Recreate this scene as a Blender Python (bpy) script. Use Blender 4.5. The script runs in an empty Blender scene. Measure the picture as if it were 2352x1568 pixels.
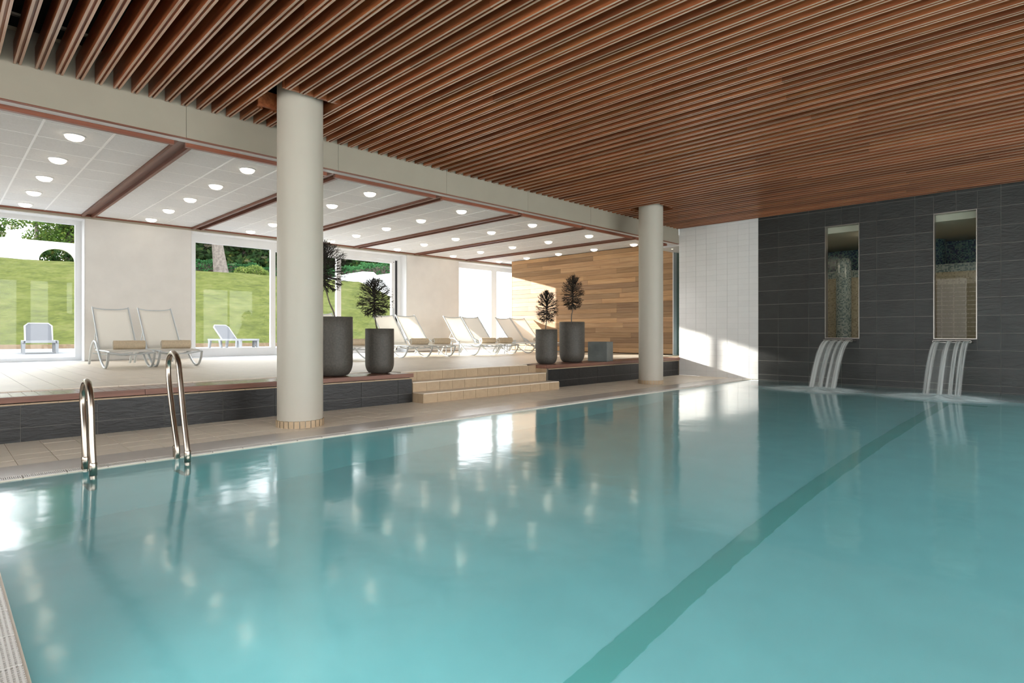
import bpy, math, random
import numpy as np
from mathutils import Vector, Matrix

random.seed(7)
rng = np.random.default_rng(11)
S = bpy.context.scene
COL = S.collection

# ------------------------------------------------------------------ camera, world, sun, exposure
cam_d = bpy.data.cameras.new('camera')
cam = bpy.data.objects.new('camera', cam_d); COL.objects.link(cam)
cam.location = (0, 0, 1.0)
cam.rotation_euler = (math.radians(90), 0, math.radians(45))
cam_d.sensor_width = 36.0
cam_d.lens = 1333.0 / 2352.0 * 36.0
cam_d.shift_y = -20.0 / 2352.0
cam_d.clip_end = 300
S.camera = cam

world = bpy.data.worlds.new('world'); S.world = world
world.use_nodes = True
wn = world.node_tree.nodes; wl = world.node_tree.links
wn.clear()
w_out = wn.new('ShaderNodeOutputWorld'); w_bg = wn.new('ShaderNodeBackground')
w_tc = wn.new('ShaderNodeTexCoord'); w_sep = wn.new('ShaderNodeSeparateXYZ'); w_rmp = wn.new('ShaderNodeValToRGB')
wl.new(w_tc.outputs['Generated'], w_sep.inputs[0]); wl.new(w_sep.outputs['Z'], w_rmp.inputs[0])
e = w_rmp.color_ramp.elements
e[0].position = 0.0; e[0].color = (1.0, 0.995, 0.985, 1)
e[1].position = 0.7; e[1].color = (0.84, 0.91, 1.0, 1)
wl.new(w_rmp.outputs[0], w_bg.inputs[0]); wl.new(w_bg.outputs[0], w_out.inputs[0])
w_bg.inputs[1].default_value = 1.9

sun_d = bpy.data.lights.new('sun', 'SUN'); sun_d.energy = 4.6; sun_d.angle = math.radians(0.9)
sun_d.color = (1.0, 0.96, 0.89)
sun = bpy.data.objects.new('sun', sun_d); COL.objects.link(sun)
SUN_DIR = Vector((1.0, 0.54, -0.252))
sun.rotation_euler = SUN_DIR.to_track_quat('-Z', 'Y').to_euler()
sun.location = (-30, -10, 20)

LAMP_E = 1.5          # emission of the ceiling lamp lenses
POOL_FILL_E = 50.0          # emission of the added underwater fill lamps

S.view_settings.view_transform = 'Standard'
S.view_settings.look = 'None'
S.view_settings.exposure = 1.72
S.view_settings.gamma = 1.0
S.view_settings.use_curve_mapping = False
cy = S.cycles
cy.max_bounces = 6; cy.diffuse_bounces = 4; cy.glossy_bounces = 3; cy.transmission_bounces = 4
cy.transparent_max_bounces = 12; cy.sample_clamp_indirect = 3.0; cy.blur_glossy = 0.6
cy.use_denoising = True

# ------------------------------------------------------------------ materials
def newmat(name):
    m = bpy.data.materials.new(name); m.use_nodes = True
    nt = m.node_tree
    return m, nt, nt.nodes['Principled BSDF']

def mapping(nt, scale, src='Position'):
    n, l = nt.nodes, nt.links
    if src == 'Position':
        g = n.new('ShaderNodeNewGeometry'); o = g.outputs['Position']
    else:
        g = n.new('ShaderNodeTexCoord'); o = g.outputs[src]
    mp = n.new('ShaderNodeMapping'); mp.inputs['Scale'].default_value = scale
    l.new(o, mp.inputs[0])
    return mp

def noise(nt, mp, scale=1.0, detail=4, rough=0.55):
    t = nt.nodes.new('ShaderNodeTexNoise')
    t.inputs['Scale'].default_value = scale; t.inputs['Detail'].default_value = detail
    t.inputs['Roughness'].default_value = rough
    nt.links.new(mp.outputs[0], t.inputs['Vector'])
    return t

def ramp(nt, fac, stops):
    r = nt.nodes.new('ShaderNodeValToRGB')
    el = r.color_ramp.elements
    while len(el) < len(stops): el.new(0.5)
    for q, (p, c) in zip(el, stops):
        q.position = p; q.color = (*c, 1)
    nt.links.new(fac, r.inputs[0])
    return r

def mixc(nt, a, b, fac, mode='MIX'):
    m = nt.nodes.new('ShaderNodeMix'); m.data_type = 'RGBA'; m.blend_type = mode
    for sock, v in ((m.inputs[0], fac), (m.inputs[6], a), (m.inputs[7], b)):
        if hasattr(v, 'links') or hasattr(v, 'is_output'):
            nt.links.new(v, sock)
        else:
            sock.default_value = v if not isinstance(v, tuple) else (*v, 1) if len(v) == 3 else v
    return m.outputs[2]

def bump(nt, h, strength, dist, bsdf):
    b = nt.nodes.new('ShaderNodeBump'); b.inputs['Strength'].default_value = strength
    b.inputs['Distance'].default_value = dist
    nt.links.new(h, b.inputs['Height']); nt.links.new(b.outputs[0], bsdf.inputs['Normal'])

def plain(name, col, rough=0.6, spec=0.5, metal=0.0, var=0.06, nscale=3.0, bmp=0.0, bscale=60.0, objvar=0.0):
    m, nt, b = newmat(name)
    mp = mapping(nt, (1, 1, 1))
    t = noise(nt, mp, nscale, 5)
    lo = tuple(c * (1 - var) for c in col); hi = tuple(min(1, c * (1 + var)) for c in col)
    c = ramp(nt, t.outputs['Fac'], [(0.3, lo), (0.7, hi)]).outputs[0]
    if objvar:
        oi = nt.nodes.new('ShaderNodeObjectInfo')
        rv = ramp(nt, oi.outputs['Random'], [(0, (1 - objvar,) * 3), (1, (1 + 0 * objvar,) * 3)]).outputs[0]
        c = mixc(nt, c, rv, 1.0, 'MULTIPLY')
    nt.links.new(c, b.inputs['Base Color'])
    b.inputs['Roughness'].default_value = rough; b.inputs['Metallic'].default_value = metal
    b.inputs['Specular IOR Level'].default_value = spec
    if bmp:
        t2 = noise(nt, mp, bscale, 3)
        bump(nt, t2.outputs['Fac'], bmp, 0.01, b)
    return m

def wood(name, stops, axis, rough=0.4, spec=0.5, grain=(1.2, 30), objvar=(0.75, 1.15), hue=None):
    """plank wood: grain streaks along axis, and a tone of its own for every board"""
    m, nt, b = newmat(name)
    g, f = grain
    sc = [f, f, f]; sc['XYZ'.index(axis)] = g
    mp = mapping(nt, tuple(sc))
    oi = nt.nodes.new('ShaderNodeObjectInfo')
    add = nt.nodes.new('ShaderNodeVectorMath'); add.operation = 'MULTIPLY_ADD'
    nt.links.new(oi.outputs['Random'], add.inputs[0]); add.inputs[1].default_value = (37, 91, 53)
    nt.links.new(mp.outputs[0], add.inputs[2])
    t = nt.nodes.new('ShaderNodeTexNoise'); t.inputs['Detail'].default_value = 6; t.inputs['Scale'].default_value = 1.0
    t.inputs['Roughness'].default_value = 0.6; t.inputs['Distortion'].default_value = 0.6
    nt.links.new(add.outputs[0], t.inputs['Vector'])
    c = ramp(nt, t.outputs['Fac'], stops).outputs[0]
    tone = ramp(nt, oi.outputs['Random'], [(0, (objvar[0],) * 3), (0.5, ((objvar[0] + objvar[1]) / 2,) * 3), (1, (objvar[1],) * 3)]).outputs[0]
    c = mixc(nt, c, tone, 1.0, 'MULTIPLY')
    if hue:
        rnd = nt.nodes.new('ShaderNodeMath'); rnd.operation = 'MULTIPLY'; rnd.inputs[1].default_value = 7.31
        fr = nt.nodes.new('ShaderNodeMath'); fr.operation = 'FRACT'
        nt.links.new(oi.outputs['Random'], rnd.inputs[0]); nt.links.new(rnd.outputs[0], fr.inputs[0])
        hv = ramp(nt, fr.outputs[0], hue).outputs[0]
        c = mixc(nt, c, hv, 1.0, 'MULTIPLY')
    nt.links.new(c, b.inputs['Base Color'])
    b.inputs['Roughness'].default_value = rough; b.inputs['Specular IOR Level'].default_value = spec
    bump(nt, t.outputs['Fac'], 0.15, 0.004, b)
    return m

def emit(name, col, strength):
    m, nt, b = newmat(name)
    b.inputs['Base Color'].default_value = (*col, 1)
    b.inputs['Emission Color'].default_value = (*col, 1)
    b.inputs['Emission Strength'].default_value = strength
    return m

def glass(name, tint=(0.97, 0.99, 0.98), refl=1.0):
    m = bpy.data.materials.new(name); m.use_nodes = True
    nt = m.node_tree; n, l = nt.nodes, nt.links; n.clear()
    out = n.new('ShaderNodeOutputMaterial'); mix = n.new('ShaderNodeMixShader')
    tr = n.new('ShaderNodeBsdfTransparent'); gl = n.new('ShaderNodeBsdfGlossy'); fr = n.new('ShaderNodeFresnel')
    tr.inputs[0].default_value = (*tint, 1); gl.inputs['Roughness'].default_value = 0.01
    fr.inputs[0].default_value = 1.45
    mul = n.new('ShaderNodeMath'); mul.operation = 'MULTIPLY'; mul.inputs[1].default_value = refl
    l.new(fr.outputs[0], mul.inputs[0]); l.new(mul.outputs[0], mix.inputs[0])
    l.new(tr.outputs[0], mix.inputs[1]); l.new(gl.outputs[0], mix.inputs[2]); l.new(mix.outputs[0], out.inputs[0])
    return m

M = {}
M['slat'] = wood('slat_wood', [(0.25, (0.145, 0.042, 0.016)), (0.5, (0.265, 0.082, 0.030)), (0.75, (0.39, 0.142, 0.054))], 'X', 0.36, 0.5,
                 (1.0, 26), (0.72, 1.35), [(0, (1, 0.95, 0.95)), (0.6, (1, 1, 1)), (1, (1.1, 1.12, 0.95))])
M['slat_gloss_tint'] = wood('slat_gloss_wood', [(0.25, (0.38, 0.215, 0.14)), (0.5, (0.54, 0.335, 0.235)), (0.75, (0.66, 0.45, 0.34))], 'X', 0.30, 0.6, (1.0, 26), (0.75, 1.15))  # gloss on the slat undersides, painted in as a lighter, pinker wood
M['batten'] = wood('batten_wood', [(0.25, (0.12, 0.045, 0.028)), (0.7, (0.24, 0.095, 0.055))], 'X', 0.45, 0.5, (1.0, 24), (0.85, 1.1))
M['batten_y'] = wood('edge_wood', [(0.25, (0.15, 0.04, 0.02)), (0.7, (0.27, 0.08, 0.036))], 'Y', 0.4, 0.5, (1.0, 24), (0.9, 1.1))
M['plank'] = wood('plank_wood', [(0.25, (0.40, 0.225, 0.11)), (0.5, (0.52, 0.32, 0.165)), (0.8, (0.62, 0.415, 0.24))], 'X', 0.5, 0.35,
                  (1.2, 22), (0.62, 1.12), [(0, (0.88, 0.86, 0.9)), (0.35, (1, 1, 1)), (1, (1.05, 1.0, 0.92))])
M['bench_board'] = wood('bench_board_wood', [(0.25, (0.17, 0.07, 0.045)), (0.75, (0.33, 0.15, 0.10))], 'X', 0.22, 0.6, (1.5, 28), (0.85, 1.1))
M['bench'] = wood('bench_edge_wood', [(0.25, (0.15, 0.066, 0.045)), (0.75, (0.26, 0.122, 0.082))], 'Y', 0.45, 0.4, (1.5, 28), (0.9, 1.05))
M['fascia'] = plain('fascia_panel', (0.37, 0.33, 0.26), 0.55, 0.35, var=0.03)
M['column'] = plain('column_paint', (0.49, 0.45, 0.375), 0.45, 0.4, var=0.02)
M['wall_paint'] = plain('wall_paint', (0.80, 0.785, 0.76), 0.7, 0.3, var=0.03)
M['white'] = plain('white_paint', (0.80, 0.81, 0.82), 0.45, 0.4, var=0.02)
M['ceil_tile'] = plain('ceiling_panel', (0.76, 0.77, 0.785), 0.9, 0.1, var=0.04, nscale=40)
M['tbar'] = plain('ceiling_bar', (0.94, 0.95, 0.96), 0.4, 0.4, var=0.01)
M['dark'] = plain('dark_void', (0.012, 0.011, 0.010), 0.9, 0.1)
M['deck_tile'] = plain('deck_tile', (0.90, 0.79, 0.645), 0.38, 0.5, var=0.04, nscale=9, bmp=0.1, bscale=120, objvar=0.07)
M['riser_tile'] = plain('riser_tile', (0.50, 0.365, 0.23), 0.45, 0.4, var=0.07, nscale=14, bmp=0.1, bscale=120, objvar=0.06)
M['grout'] = plain('beige_grout', (0.42, 0.335, 0.24), 0.8, 0.2)
M['channel'] = plain('channel_stone', (0.72, 0.66, 0.59), 0.2, 0.6, var=0.03, nscale=6)
M['grate'] = plain('grate_white', (0.78, 0.74, 0.68), 0.35, 0.5, var=0.03)
M['grate_dark'] = plain('grate_gap', (0.10, 0.085, 0.07), 0.7, 0.2)
M['slate_grout'] = plain('slate_grout', (0.34, 0.32, 0.28), 0.8, 0.2)
M['white_tile'] = plain('white_tile', (0.86, 0.85, 0.83), 0.16, 0.5, var=0.015, objvar=0.03)
M['white_grout'] = plain('white_grout', (0.70, 0.69, 0.665), 0.8, 0.2)
M['steel'] = plain('brushed_steel', (0.47, 0.40, 0.33), 0.22, 0.5, 1.0, var=0.05, nscale=30)
M['frame_steel'] = plain('frame_steel', (0.34, 0.32, 0.29), 0.3, 0.5, 0.9, var=0.06)
M['alu'] = plain('painted_aluminium', (0.60, 0.64, 0.66), 0.3, 0.5, 0.35, var=0.03)
def cloth(name, col, clear):
    m = bpy.data.materials.new(name); m.use_nodes = True
    nt = m.node_tree; n, l = nt.nodes, nt.links; n.clear()
    out = n.new('ShaderNodeOutputMaterial'); m1 = n.new('ShaderNodeMixShader'); m1.inputs[0].default_value = 0.45
    m2 = n.new('ShaderNodeMixShader'); m2.inputs[0].default_value = clear
    df = n.new('ShaderNodeBsdfDiffuse'); tl = n.new('ShaderNodeBsdfTranslucent'); tr = n.new('ShaderNodeBsdfTransparent')
    df.inputs[0].default_value = (*col, 1); tl.inputs[0].default_value = (*col, 1)
    l.new(df.outputs[0], m1.inputs[1]); l.new(tl.outputs[0], m1.inputs[2]); l.new(m1.outputs[0], m2.inputs[1]); l.new(tr.outputs[0], m2.inputs[2])
    l.new(m2.outputs[0], out.inputs[0]); return m
M['sling'] = cloth('cream_sling', (0.95, 0.935, 0.895), 0.15)
M['towel'] = plain('beige_towel', (0.76, 0.62, 0.44), 0.95, 0.1, var=0.10, nscale=50, bmp=0.6, bscale=260)
M['towel_end'] = plain('towel_inside', (0.88, 0.82, 0.72), 0.95, 0.1, var=0.08, nscale=50, bmp=0.6, bscale=260)
M['pot'] = plain('grey_stone_pot', (0.078, 0.069, 0.057), 0.5, 0.4, var=0.25, nscale=45, bmp=0.15, bscale=160)
M['soil'] = plain('soil', (0.03, 0.022, 0.016), 0.95, 0.1)
M['branch'] = plain('dark_branch', (0.032, 0.026, 0.020), 0.7, 0.3, var=0.3, nscale=20)
M['stem'] = plain('pale_stem', (0.16, 0.13, 0.10), 0.7, 0.3, var=0.3, nscale=20)
M['plastic'] = plain('white_plastic', (0.26, 0.265, 0.27), 0.35, 0.4, var=0.02)
M['sling_grey'] = plain('grey_mesh', (0.10, 0.10, 0.105), 0.8, 0.2, var=0.04, nscale=30)
M['terrace'] = plain('terrace_stone', (0.18, 0.18, 0.183), 0.6, 0.3, var=0.08, nscale=5)
M['edging'] = plain('edging_timber', (0.20, 0.14, 0.085), 0.8, 0.2, var=0.2, nscale=8)
M['render'] = plain('white_render', (0.88, 0.88, 0.88), 0.8, 0.2, var=0.02)
M['teal'] = plain('sage_panel', (0.28, 0.34, 0.29), 0.4, 0.4, var=0.04)
M['black'] = plain('black_rubber', (0.02, 0.02, 0.022), 0.5, 0.4)
M['pool_white'] = plain('pool_ceiling', (0.70, 0.66, 0.56), 0.8, 0.2, var=0.02)
M['lens'] = emit('lamp_lens', (1.0, 0.86, 0.66), LAMP_E)
M['pool_fill_lamp'] = emit('pool_fill_lens', (0.80, 1.0, 0.97), POOL_FILL_E)
M['glass'] = glass('window_glass', (0.985, 0.995, 0.99), 0.8)
M['glass_dim'] = glass('inner_glass', (0.90, 0.93, 0.90), 0.35)

# slate: dark grey with riven diagonal relief
def slate(name, base, gl=0.35):
    m, nt, b = newmat(name)
    mp = mapping(nt, (1, 1, 1))
    mp.inputs['Rotation'].default_value = (0, 0.9, 0.6)
    mp2 = mapping(nt, (7, 7, 26)); mp2.inputs['Rotation'].default_value = (0.3, 0.65, 0.3)
    oi = nt.nodes.new('ShaderNodeObjectInfo')
    add = nt.nodes.new('ShaderNodeVectorMath'); add.operation = 'MULTIPLY_ADD'
    nt.links.new(oi.outputs['Random'], add.inputs[0]); add.inputs[1].default_value = (31, 17, 43)
    nt.links.new(mp2.outputs[0], add.inputs[2])
    t2 = nt.nodes.new('ShaderNodeTexNoise'); t2.inputs['Detail'].default_value = 4; t2.inputs['Distortion'].default_value = 0.8
    t2.inputs['Scale'].default_value = 1.0
    nt.links.new(add.outputs[0], t2.inputs['Vector'])
    t = noise(nt, mp, 4, 6)
    c = ramp(nt, t.outputs['Fac'], [(0.3, tuple(q * 0.8 for q in base)), (0.7, tuple(q * 1.2 for q in base))]).outputs[0]
    tone = ramp(nt, oi.outputs['Random'], [(0, (0.86,) * 3), (1, (1.1,) * 3)]).outputs[0]
    c = mixc(nt, c, tone, 1.0, 'MULTIPLY')
    nt.links.new(c, b.inputs['Base Color'])
    b.inputs['Roughness'].default_value = gl; b.inputs['Specular IOR Level'].default_value = 0.5
    bump(nt, t2.outputs['Fac'], 0.45, 0.012, b)
    return m
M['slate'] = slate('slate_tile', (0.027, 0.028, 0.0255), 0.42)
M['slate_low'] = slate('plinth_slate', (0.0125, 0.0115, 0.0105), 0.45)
M['slate_block'] = slate('slate_block', (0.135, 0.148, 0.138), 0.5)

# mosaic (3 px pieces: too small to build singly)
def mosaic(name, cols, pitch=0.025):
    m, nt, b = newmat(name)
    mp = mapping(nt, (1 / pitch,) * 3)
    fl = nt.nodes.new('ShaderNodeVectorMath'); fl.operation = 'FLOOR'; nt.links.new(mp.outputs[0], fl.inputs[0])
    wn_ = nt.nodes.new('ShaderNodeTexWhiteNoise'); nt.links.new(fl.outputs[0], wn_.inputs['Vector'])
    c = ramp(nt, wn_.outputs['Value'], cols); c.color_ramp.interpolation = 'CONSTANT'
    nt.links.new(c.outputs[0], b.inputs['Base Color']); b.inputs['Roughness'].default_value = 0.2
    return m
M['mosaic'] = mosaic('blue_mosaic', [(0, (0.03, 0.06, 0.16)), (0.3, (0.06, 0.15, 0.22)), (0.5, (0.12, 0.26, 0.28)), (0.75, (0.20, 0.36, 0.36))])
M['mosaic_pale'] = mosaic('pale_mosaic', [(0, (0.20, 0.28, 0.30)), (0.25, (0.38, 0.46, 0.46)), (0.6, (0.55, 0.62, 0.62))])
M['mosaic_beige'] = mosaic('beige_mosaic', [(0, (0.50, 0.42, 0.30)), (0.2, (0.62, 0.55, 0.42)), (0.6, (0.70, 0.63, 0.48))])
M['beige_grid'] = plain('beige_grid_tile', (0.40, 0.34, 0.22), 0.4, 0.4, var=0.08, nscale=20)

# water: Fresnel mirror over a refracting body that is a little milky
def water():
    m = bpy.data.materials.new('pool_water'); m.use_nodes = True
    nt = m.node_tree; n, l = nt.nodes, nt.links; n.clear()
    out = n.new('ShaderNodeOutputMaterial')
    gl = n.new('ShaderNodeBsdfGlossy'); gl.inputs['Roughness'].default_value = 0.10; gl.inputs[0].default_value = (1, 1, 1, 1)
    rf = n.new('ShaderNodeBsdfRefraction'); rf.inputs['IOR'].default_value = 1.333; rf.inputs['Roughness'].default_value = 0.04
    rf.inputs[0].default_value = (0.76, 0.95, 0.97, 1)
    df = n.new('ShaderNodeBsdfDiffuse'); df.inputs[0].default_value = (0.36, 0.64, 0.67, 1)
    fr = n.new('ShaderNodeFresnel'); fr.inputs[0].default_value = 1.55
    body = n.new('ShaderNodeMixShader'); body.inputs[0].default_value = 0.27
    mix = n.new('ShaderNodeMixShader')
    l.new(rf.outputs[0], body.inputs[1]); l.new(df.outputs[0], body.inputs[2])
    l.new(fr.outputs[0], mix.inputs[0]); l.new(body.outputs[0], mix.inputs[1]); l.new(gl.outputs[0], mix.inputs[2])
    mp = mapping(nt, (1.0, 1.0, 1.0))
    a = noise(nt, mp, 1.3, 3, 0.5); b2 = noise(nt, mp, 9.0, 2, 0.5)
    ad = n.new('ShaderNodeMath'); ad.operation = 'MULTIPLY_ADD'; ad.inputs[1].default_value = 0.10
    l.new(b2.outputs['Fac'], ad.inputs[0]); l.new(a.outputs['Fac'], ad.inputs[2])
    bp = n.new('ShaderNodeBump'); bp.inputs['Strength'].default_value = 0.05; bp.inputs['Distance'].default_value = 0.10
    l.new(ad.outputs[0], bp.inputs['Height'])
    for q in (gl, rf, fr): l.new(bp.outputs[0], q.inputs['Normal'])
    l.new(mix.outputs[0], out.inputs[0])
    return m
M['water'] = water()
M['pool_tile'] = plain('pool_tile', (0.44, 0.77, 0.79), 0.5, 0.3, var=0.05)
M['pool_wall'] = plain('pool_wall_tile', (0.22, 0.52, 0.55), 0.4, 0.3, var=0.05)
M['lane'] = plain('lane_tile', (0.12, 0.50, 0.46), 0.5, 0.3, var=0.05)

def veil(name, col, streak, lo, hi):
    """white moving water: streaks of light scattered by air bubbles, clear between them"""
    m = bpy.data.materials.new(name); m.use_nodes = True
    nt = m.node_tree; n, l = nt.nodes, nt.links; n.clear()
    out = n.new('ShaderNodeOutputMaterial'); mix = n.new('ShaderNodeMixShader')
    tr = n.new('ShaderNodeBsdfTransparent'); df = n.new('ShaderNodeBsdfDiffuse'); df.inputs[0].default_value = (*col, 1)
    tl = n.new('ShaderNodeBsdfTranslucent'); tl.inputs[0].default_value = (*col, 1)
    mm = n.new('ShaderNodeMixShader'); mm.inputs[0].default_value = 0.4
    l.new(df.outputs[0], mm.inputs[1]); l.new(tl.outputs[0], mm.inputs[2])
    at = n.new('ShaderNodeAttribute'); at.attribute_name = 'veil'
    mp = n.new('ShaderNodeMapping'); mp.inputs['Scale'].default_value = streak
    uv = n.new('ShaderNodeUVMap'); l.new(uv.outputs[0], mp.inputs[0])
    t = noise(nt, mp, 1.0, 3)
    r = ramp(nt, t.outputs['Fac'], [(lo, (0.12, 0.12, 0.12)), (hi, (1, 1, 1))])
    mu = n.new('ShaderNodeMath'); mu.operation = 'MULTIPLY'
    l.new(r.outputs[0], mu.inputs[0]); l.new(at.outputs['Fac'], mu.inputs[1])
    l.new(mu.outputs[0], mix.inputs[0]); l.new(tr.outputs[0], mix.inputs[1]); l.new(mm.outputs[0], mix.inputs[2])
    l.new(mix.outputs[0], out.inputs[0])
    return m
M['fall'] = veil('falling_water', (0.90, 0.92, 0.90), (5, 0.35, 1), 0.30, 0.60)
M['foam'] = veil('water_foam', (0.92, 0.95, 0.95), (2.2, 1.2, 1), 0.22, 0.58)

def leafmat(name, cols, trans=0.35):
    m = bpy.data.materials.new(name); m.use_nodes = True
    nt = m.node_tree; n, l = nt.nodes, nt.links; n.clear()
    out = n.new('ShaderNodeOutputMaterial'); mix = n.new('ShaderNodeMixShader'); mix.inputs[0].default_value = trans
    df = n.new('ShaderNodeBsdfDiffuse'); tl = n.new('ShaderNodeBsdfTranslucent')
    mp = mapping(nt, (1, 1, 1)); t = noise(nt, mp, 2.6, 5)
    r = ramp(nt, t.outputs['Fac'], cols)
    for q in (df, tl): l.new(r.outputs[0], q.inputs[0])
    l.new(df.outputs[0], mix.inputs[1]); l.new(tl.outputs[0], mix.inputs[2]); l.new(mix.outputs[0], out.inputs[0])
    return m
M['leaf'] = leafmat('tree_leaves', [(0.3, (0.03, 0.075, 0.02)), (0.55, (0.10, 0.17, 0.035)), (0.75, (0.26, 0.26, 0.05))])
M['leaf_dark'] = leafmat('conifer_leaves', [(0.3, (0.012, 0.035, 0.012)), (0.55, (0.035, 0.075, 0.022)), (0.78, (0.16, 0.14, 0.03))])
M['ivy'] = leafmat('ivy_leaves', [(0.3, (0.02, 0.075, 0.028)), (0.6, (0.06, 0.17, 0.06)), (0.8, (0.16, 0.28, 0.12))])
M['shrub'] = leafmat('shrub_leaves', [(0.3, (0.08, 0.12, 0.03)), (0.6, (0.20, 0.26, 0.07)), (0.8, (0.34, 0.30, 0.12))])
M['bark'] = plain('grey_bark', (0.15, 0.128, 0.112), 0.9, 0.1, var=0.35, nscale=7, bmp=0.8, bscale=14)
M['bark_dark'] = plain('dark_bark', (0.075, 0.06, 0.05), 0.9, 0.1, var=0.35, nscale=7, bmp=0.8, bscale=14)

def lawn():
    m, nt, b = newmat('lawn_grass')
    mp = mapping(nt, (1, 1, 2.6)); t = noise(nt, mp, 1.1, 8, 0.7)
    c = ramp(nt, t.outputs['Fac'], [(0.3, (0.055, 0.066, 0.016)), (0.5, (0.100, 0.112, 0.025)), (0.72, (0.15, 0.144, 0.052))]).outputs[0]
    mp2 = mapping(nt, (5, 2, 14)); t2 = noise(nt, mp2, 2.2, 5, 0.7)
    c2 = ramp(nt, t2.outputs['Fac'], [(0.3, (0.62, 0.66, 0.55)), (0.7, (1.2, 1.2, 1.15))]).outputs[0]
    c = mixc(nt, c, c2, 1.0, 'MULTIPLY')
    nt.links.new(c, b.inputs['Base Color']); b.inputs['Roughness'].default_value = 0.9
    b.inputs['Specular IOR Level'].default_value = 0.1
    bump(nt, t2.outputs['Fac'], 0.8, 0.12, b)
    return m
M['lawn'] = lawn()

# ------------------------------------------------------------------ mesh helpers
def link(o): COL.objects.link(o); return o

class MB:
    def __init__(s): s.v = []; s.f = []; s.sm = []
    def add(s, vs, fs, smooth=False):
        k = len(s.v); s.v.extend(vs); s.f.extend([tuple(i + k for i in q) for q in fs]); s.sm.extend([smooth] * len(fs))
    def box(s, x0, x1, y0, y1, z0, z1):
        v = [(x0, y0, z0), (x1, y0, z0), (x1, y1, z0), (x0, y1, z0), (x0, y0, z1), (x1, y0, z1), (x1, y1, z1), (x0, y1, z1)]
        s.add(v, [(0, 3, 2, 1), (4, 5, 6, 7), (0, 1, 5, 4), (1, 2, 6, 5), (2, 3, 7, 6), (3, 0, 4, 7)])
    def quad(s, a, b, c, d): s.add([a, b, c, d], [(0, 1, 2, 3)])
    def tube(s, pts, r, n=8, cap=True, flat=1.0):
        pts = [Vector(p) for p in pts]; rs = r if isinstance(r, (list, tuple)) else [r] * len(pts)
        up = None; rings = []
        for i, p in enumerate(pts):
            d = (pts[min(i + 1, len(pts) - 1)] - pts[max(i - 1, 0)])
            if d.length < 1e-9: d = Vector((0, 0, 1))
            d.normalize()
            if up is None:
                up = Vector((0, 1, 0)) if abs(d.y) < 0.9 else Vector((0, 0, 1))
            up = (up - d * up.dot(d)); up.normalize()
            sd = d.cross(up)
            rings.append([tuple(p + (up * math.cos(2 * math.pi * j / n) * flat + sd * math.sin(2 * math.pi * j / n)) * rs[i]) for j in range(n)])
        vs = [q for rg in rings for q in rg]; fs = []
        for i in range(len(pts) - 1):
            for j in range(n):
                k = (j + 1) % n
                fs.append((i * n + j, i * n + k, (i + 1) * n + k, (i + 1) * n + j))
        s.add(vs, fs, True)
        if cap:
            s.add(rings[0], [tuple(reversed(range(n)))]); s.add(rings[-1], [tuple(range(n))])
    def lathe(s, prof, n=32, cx=0, cy=0, smooth=True, a0=0, a1=2 * math.pi):
        full = abs(a1 - a0 - 2 * math.pi) < 1e-6
        m = n if full else n + 1
        vs = [(cx + r * math.cos(a0 + (a1 - a0) * j / n), cy + r * math.sin(a0 + (a1 - a0) * j / n), z) for r, z in prof for j in range(m)]
        fs = []
        for i in range(len(prof) - 1):
            for j in range(n):
                k = (j + 1) % m
                fs.append((i * m + j, i * m + k, (i + 1) * m + k, (i + 1) * m + j))
        s.add(vs, fs, smooth)
    def mesh(s, name):
        me = bpy.data.meshes.new(name); me.from_pydata(s.v, [], s.f)
        me.polygons.foreach_set('use_smooth', s.sm); me.update()
        return me
    def build(s, name, mat, parent=None, loc=(0, 0, 0), rz=0.0):
        me = s.mesh(name); me.materials.append(mat)
        return place(me, name, parent, loc, rz)

def place(me, name, parent=None, loc=(0, 0, 0), rz=0.0, scale=None):
    o = bpy.data.objects.new(name, me); COL.objects.link(o)
    o.location = loc
    if rz: o.rotation_euler = (0, 0, rz)
    if scale: o.scale = scale
    if parent: o.parent = parent
    return o

def smooth_pts(pts, n=6):
    """Catmull-Rom through the points"""
    P = [Vector(p) for p in pts]; P = [P[0] * 2 - P[1]] + P + [P[-1] * 2 - P[-2]]
    out = []
    for i in range(1, len(P) - 2):
        for k in range(n):
            t = k / n
            a, b, c, d = P[i - 1], P[i], P[i + 1], P[i + 2]
            out.append(0.5 * ((2 * b) + (c - a) * t + (2 * a - 5 * b + 4 * c - d) * t * t + (3 * b - a - 3 * c + d) * t ** 3))
    out.append(P[-2]); return out

def empty(name, loc=(0, 0, 0), rz=0.0):
    o = bpy.data.objects.new(name, None); COL.objects.link(o); o.location = loc; o.rotation_euler = (0, 0, rz)
    o.empty_display_size = 0.1
    return o

def tag(o, label, cat, group=None, kind=None):
    o['label'] = label; o['category'] = cat
    if group: o['group'] = group
    if kind: o['kind'] = kind
    return o

def structure(o, label=None):
    o['kind'] = 'structure'
    if label: o['label'] = label
    return o

def copy_tree(o, parent=None):
    c = o.copy(); COL.objects.link(c); c.parent = parent
    for ch in list(o.children): copy_tree(ch, c)
    return c

_unit = {}
def unit_box(mat, key):
    """box spanning 0..1 with the bevel of a cushion-edged tile on the face named by key (+z, -y, +x)"""
    if (mat.name, key) in _unit: return _unit[(mat.name, key)]
    b = MB(); b.box(0, 1, 0, 1, 0, 1)
    me = b.mesh('unit_' + key); me.materials.append(mat); _unit[(mat.name, key)] = me
    return me

def piece(name, mat, x0, x1, y0, y1, z0, z1, parent):
    return place(unit_box(mat, 'b'), name, parent, (x0, y0, z0), scale=(x1 - x0, y1 - y0, z1 - z0))

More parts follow.
